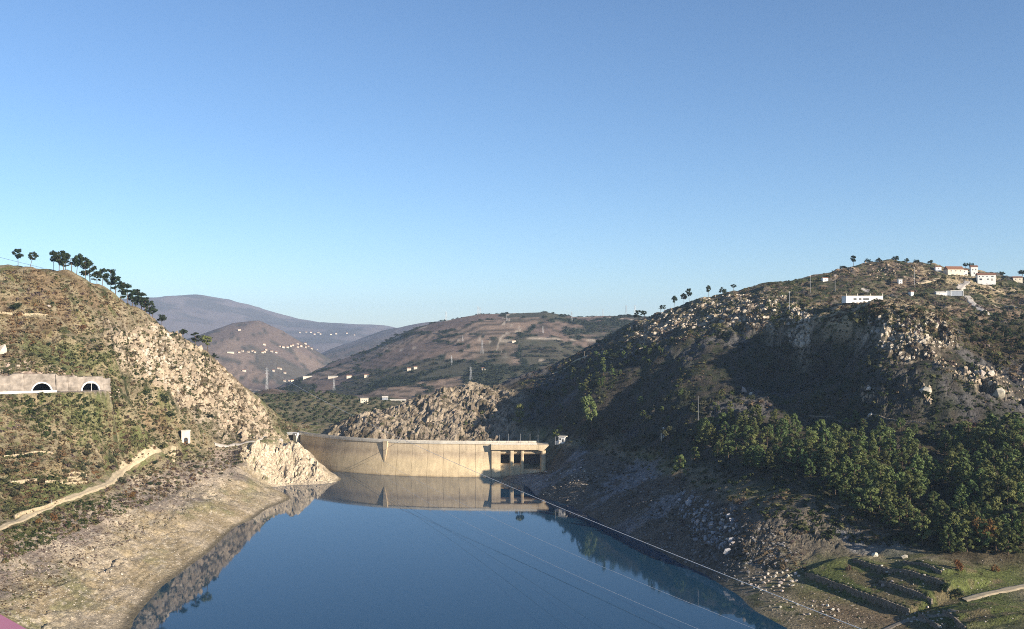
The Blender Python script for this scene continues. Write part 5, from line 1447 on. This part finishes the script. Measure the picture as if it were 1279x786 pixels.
# downstream: the two buildings seen over the crag
p = hs(455, 503)
house("pump_house", "square cream building at the edge of the olive grove", p, 9, 7, 5, R(10), .5, M_cream, M_conc, [(-2.4, 3, 1.2, 1.4), (0, 3, 1.2, 1.4), (2.4, 3, 1.2, 1.4)], flat=True, cat="building")
p = hs(481, 500)
house("grey_house", "grey house with pale roof beside the road below the dam", p, 8, 7, 4, R(8), 2.0, M_grey, M_conc, [(-2, 2, 1.1, 1.3), (2, 2, 1.1, 1.3)])
p = hs(494, 501)
MBv = MB()
t = empty("road_bridge", p); tag(t, "low whitish road bridge beyond the crag below the dam", "bridge")
MB().box((2, 2, 1.0), (26, 5, .8)).build("deck", M_conc, t); MB().box((2, -.7, 1.8), (26, .3, .8)).build("parapet", M_white, t)
for x in (-8, 0, 8): MB().box((x, 2, -1.7), (1.2, 4, 4.6)).build("pier", M_conc, t)
# far villages: each house its own
ORD = ("first", "second", "third", "fourth", "fifth", "sixth", "seventh", "eighth", "ninth", "tenth", "eleventh", "twelfth", "last")
FARH = [
 ("white house, from the near hill, of the row across the cone-shaped hill", "houses in the long row across the cone-shaped hill", [(297, 441), (303, 440), (310, 441), (316, 440), (320, 441), (326, 440), (331, 440.5), (334, 438), (340, 440), (344, 441)], 9),
 ("house, from the row's end, of the village on the cone-shaped hill's shoulder", "houses of the village on the cone hill's shoulder", [(350, 432), (355, 434), (360, 434), (364, 433), (367, 431), (370, 434), (373, 430), (377, 432), (380, 431), (383, 434), (386, 434), (390, 437), (395, 438)], 9),
 ("pale house, from the near hill, strung along the blue mountain's foot", "houses strung along the blue mountain's foot", [(376, 417), (382, 416.5), (388, 417), (394, 417), (398, 416.5), (402, 417.5), (413, 418), (421, 418), (434, 418), (443, 419)], 15),
 ("white farmhouse, from the thin pylon, at the vineyard hill's foot", "farmhouses at the foot of the vineyard hill", [(354, 476), (360, 477), (364, 476)], 8),
 ("pale farm building, from the near hill, below the cone-shaped hill", "farm buildings below the cone-shaped hill", [(341, 463), (346, 461), (351, 462), (357, 466)], 9),
]
for lb, grp, spots, wd_ in FARH:
    sp = sorted((u + random.uniform(-1.8, 1.8), v + random.uniform(-1.2, 1.2)) for u, v in spots)
    for n_, (u, v) in enumerate(sp):
        p = pix(u, v, 1500)
        if p is None: continue
        k = random.uniform(.8, 1.25)
        house("village_house", ORD[n_] + " " + lb, p, wd_ * k * .85, wd_ * .7 * k, wd_ * random.uniform(.32, .5), R(random.uniform(-10, 35)), wd_ * .25, random.choice([M_cream, M_plaster, M_plaster]), M_tile, (), grp)
for u, v, w_, lb in ((299, 413, 9, "white chapel-like house high on the cone-shaped hill"), (330, 431, 9, "single white house midway up the cone-shaped hill"), (305, 464, 10, "pale house low on the valley side beside the pale scree's edge"), (384, 472, 20, "long white wall-like building across the vineyard hill's foot"), (416, 472, 20, "second long white building along the vineyard road"), (436, 472, 10, "cream house at the end of the vineyard road"), (458, 471, 9, "small pale house on the vineyard terraces"), (511, 463, 7, "white house by the dark ravine on the vineyard hill"), (519, 461, 6, "smaller white house beside the dark ravine"), (604, 463, 7, "white hut among vine rows near the last pylon"), (642, 428, 8, "pale hut on the upper vineyard track"), (288, 441, 22, "long low winery wall at the start of the row across the cone-shaped hill")):
    p = pix(u, v, 1300)
    if p is None: continue
    house("farm_house", lb, p, w_, min(w_, 9) * .8, 4.5 if w_ < 15 else 2.6, R(random.uniform(-5, 20)), 1.6, M_cream, M_tile if w_ < 15 else M_conc, ())

# ------------------------------------------------------------------ pylons, poles and lamps
def pylon_mesh():
    mb = MB(); H_ = 40.0; W0, W1 = 3.2, .5
    cs = lambda z: W0 + (W1 - W0) * min(z / 36.0, 1)
    for sx in (-1, 1):
        for sy in (-1, 1):
            mb.tube([(sx * W0, sy * W0, -2), (sx * W1, sy * W1, 36), (0, 0, H_)], .22, 4, .12)
    zs = [0, 7, 13, 18.5, 23.5, 28, 32, 36]
    for a, b_ in zip(zs, zs[1:]):
        for (x0, y0), (x1, y1) in (((-1, -1), (1, -1)), ((1, -1), (1, 1)), ((1, 1), (-1, 1)), ((-1, 1), (-1, -1))):
            wa, wb = cs(a), cs(b_)
            mb.tube([(x0 * wa, y0 * wa, a), (x1 * wb, y1 * wb, b_)], .10, 3, cap=False); mb.tube([(x1 * wa, y1 * wa, a), (x0 * wb, y0 * wb, b_)], .10, 3, cap=False)
    return mb
def arm_mesh(z, L):
    mb = MB()
    mb.tube([(-L, 0, z), (0, .5, z + .7), (L, 0, z)], .14, 4); mb.tube([(-L, 0, z), (0, -.5, z - .5), (L, 0, z)], .14, 4)
    return mb
py0 = empty("lattice_pylon", (0, 0, 0))
pylon_mesh().build("tower", M_steel, py0)
for z, L in ((37, 4.5), (32.5, 6.0), (28, 5.0)):
    arm_mesh(z, L).build("crossarm", M_steel, py0)
PYL = [(602, 442, 18, "tallest lattice pylon in the middle of the vineyard hill, against bare vine rows"), (564, 456, 12, "lattice pylon lower on the vineyard hill towards the dark ravine"), (588, 475, 17, "lattice pylon just above the rocky crag"), (578, 426, 7, "small lattice pylon between the tallest one and the hill's shoulder"), (633, 401, 9, "lattice pylon high on the vineyard hill by the trees"), (714, 402, 13, "lattice pylon near the vineyard hill's rounded top"), (678, 416, 9, "lattice pylon on the middle vineyard strip"), (417, 488, 16, "lattice pylon standing at the valley floor before the vineyard hill"), (333, 488, 27, "thin lattice pylon in the gap beside the pale rocky ridge")]
PYS = [(597, 389, 11, "first of a pair of skyline pylons on the vineyard hill"), (599.5, 389, 9, "second of a pair of skyline pylons on the vineyard hill"), (557, 398, 12, "thin lone skyline pylon on the vineyard hill's long shoulder"), (782, 392, 14, "first of two skyline pylons by the rocky knob"), (793, 392, 14, "second skyline pylon, closest to the rocky knob"), (753, 393, 9, "small skyline pylon on the low saddle")]
first = True
for rows_, onsky in ((PYL, False), (PYS, True)):
    for u, v, hp, lb in rows_:
        if u == 333: p = Vector((-343, 1400, height(-343, 1400)))
        elif onsky: p = sil(u, 3200) if u < 780 else sil(u, 3200)
        else: p = pix(u, v, 1000)
        if onsky and p.y < 1300:
            k_, t_2 = _cols(u); ok = (Ys > 1900) & (Ys < 3000)
            zz = GZ[:, k_]; i_ = int(np.argmax(np.where(ok, (zz - HC) / Ys, -9))); p = Vector(((u - UC) / F * Ys[i_], Ys[i_], zz[i_])); hp += max(0, v_of(p) - v)
        if p is None: continue
        s = hp * p.y / F / 40.0
        if u == 333: s = (HC - (458 - VH) / F * 1400 - p.z) / 40.0; PTOP = Vector((p.x, p.y, p.z + 40 * s))
        o = py0 if first else dup(py0, p, R(25))
        first = False
        o.location = p; o.rotation_euler = (0, 0, R(random.uniform(10, 45))); o.scale = (s * 1.1, s * 1.1, s) if u != 333 else (s * .6, s * .6, s)
        tag(o, lb, "pylon")
for u, v, hp, lb in ((184, 513, 17, "thin pole on the slope beneath the scree's inner foot"), (254, 556, 14, "thin pole between the pale box building and the bank road"), (64, 632, 8, "short white post beside the dirt track"), (1012, 366, 22, "tall pale pole on the grassy ridge, left of a matching pole".replace(", left of a matching pole", " above the pale crag")), (1043, 365, 22, "tall thin pole nearest the long white building"), (1142, 356, 22, "tall thin pole in front of the sandy patch below the summit"), (986, 390, 26, "thin pole among the green trees by the pale crag"), (872, 525, 30, "thin pole in the shade above the ruin"), (730, 446, 7, "short pole by the pale hill path")):
    p = at_px(u, v)
    mast(lb, p, hp * p.y / F, .16, None if u in (64, 872) else 1.8, M_wood if u in (184, 254, 730) else M_steel, "utility_pole" if u != 64 else "marker_post", "pole" if u != 64 else "post", False, R(20))
for u, lb in ((606, "street lamp over the dark pier's edge, first on the deck"), (624, "second street lamp on the spillway deck"), (635, "third street lamp on the spillway deck, above the first gate"), (650, "fourth street lamp on the spillway deck, above the second gate"), (662, "fifth street lamp on the spillway deck, above the widest gate"), (672, "sixth street lamp, last before the white hut")):
    Y = 795.6
    mast(lb, ((u - UC) / F * Y, Y, 25.2), 6.0 + (u % 3) * .4, .1, None, M_steel, "street_lamp", "street lamp", True, R(90), "street lamps on the dam")
mast("street lamp on the near side of the white hut", ((694 - UC) / F * 778, 778, max(height((694 - UC) / F * 778, 778), 26)), 5.5, .12, None, M_steel, "street_lamp", "street lamp", True, R(90), "street lamps on the dam")

# ------------------------------------------------------------------ cables
def cable(label, near, far, pixels, r, mat, name="power_cable", sagfix=None):
    """a hanging line in the upright plane through near and far (x, y); heights fitted to where it is seen"""
    n0, f0 = Vector(near), Vector(far); ts, zs = [], []
    for u, v in pixels:
        k = (u - UC) / F
        t = (k * n0.y - n0.x) / ((f0.x - n0.x) - k * (f0.y - n0.y))
        Y = n0.y + (f0.y - n0.y) * t
        ts.append(t); zs.append(HC - (v - VH) / F * Y)
    co = np.polyfit(ts, zs, 2)
    t0, t1 = -.06, 1.0
    pts = []
    for k in range(70):
        t = t0 + (t1 - t0) * k / 69
        pts.append((n0.x + (f0.x - n0.x) * t, n0.y + (f0.y - n0.y) * t, float(np.polyval(co, t))))
    return tag(MB().tube(pts, r, 5).build(name, mat, None, True), label, "cable")
fx, fy = PTOP.x, PTOP.y
cable("thick pale power cable slanting across the shaded shore to the mud flats", (.3564 * 320, 320), (fx, fy), [(333, 460), (520, 556), (612, 597), (640, 609), (760, 662), (900, 718), (1010, 760), (1085, 786)], .13, M_cable)
cable("upper of two thin cables crossing the open water", (.2404 * 320, 320), (fx + 2, fy), [(333, 464), (620, 650), (780, 718), (940, 786)], .055, M_cable)
cable("lower of two thin cables crossing the open water", (.1844 * 320, 320), (fx + 4, fy), [(333, 468), (585, 655), (720, 718), (870, 786)], .055, M_cable)
p = sil(54, 1000)
wire = MB().tube([Vector((-420, 640, HC + (VH - 268) / F * 640)).lerp(p + Vector((0, 0, .4)), k / 12) - Vector((0, 0, 1.6 * math.sin(math.pi * k / 12))) for k in range(13)], .09, 4).build("overhead_wire", M_wire, None, True)
tag(wire, "thin dark wire coming down to the bare hilltop", "wire")

# ------------------------------------------------------------------ the bridge one looks from
rl = empty("bridge_railing", (-.82, 1.7, HC - 1.6)); tag(rl, "pink-red painted handrail of the bridge in the near corner", "railing")
dr = Vector((-1.01, 1.0, 0)).normalized(); nb = Vector((-dr.y, dr.x, 0))
def bar(a0, a1, off, z, w_, h_):
    c = dr * ((a0 + a1) / 2) + nb * off
    return MB().box((c.x, c.y, z), (a1 - a0, w_, h_), math.atan2(dr.y, dr.x))
RW = .16
bar(-3.0, 16, RW / 2, 1.1 - .04, RW, .08).build("handrail", M_rail, rl)
bar(-3.0, 16, RW / 2, .55, .05, .05).build("lower_rail", M_rail, rl)
for k in range(9):
    c = dr * (-2.4 + 2.2 * k) + nb * (RW / 2)
    MB().box((c.x, c.y, .51), (.07, .07, 1.02), math.atan2(dr.y, dr.x)).build("post", M_rail, rl)
bd = empty("road_bridge", (-.82, 1.7, HC - 1.6)); tag(bd, "concrete deck of the high bridge carrying the pink-red railing", "bridge")
bar(-60, 80, 5.4, -.7, 11.6, 1.4).build("deck", M_conc, bd)

# ------------------------------------------------------------------ haze
m = bpy.data.materials.new("haze"); m.use_nodes = True
nt = m.node_tree; nt.nodes.clear()
pv = N(nt, "ShaderNodeVolumePrincipled"); mo = N(nt, "ShaderNodeOutputMaterial")
pv.inputs["Color"].default_value = (.52, .72, 1.0, 1)
pv.inputs["Density"].default_value = 5.0e-5
pv.inputs["Density Attribute"].default_value = ""
nt.links.new(pv.outputs[0], mo.inputs["Volume"])
zlo, zhi = float(GZ.min()) - 2.0, float(GZ.max()) + 40.0
hz = MB().box((0, 6500, (zlo + zhi) / 2), (34000, 14600, zhi - zlo)).build("haze", m); tag(hz, kind="stuff")
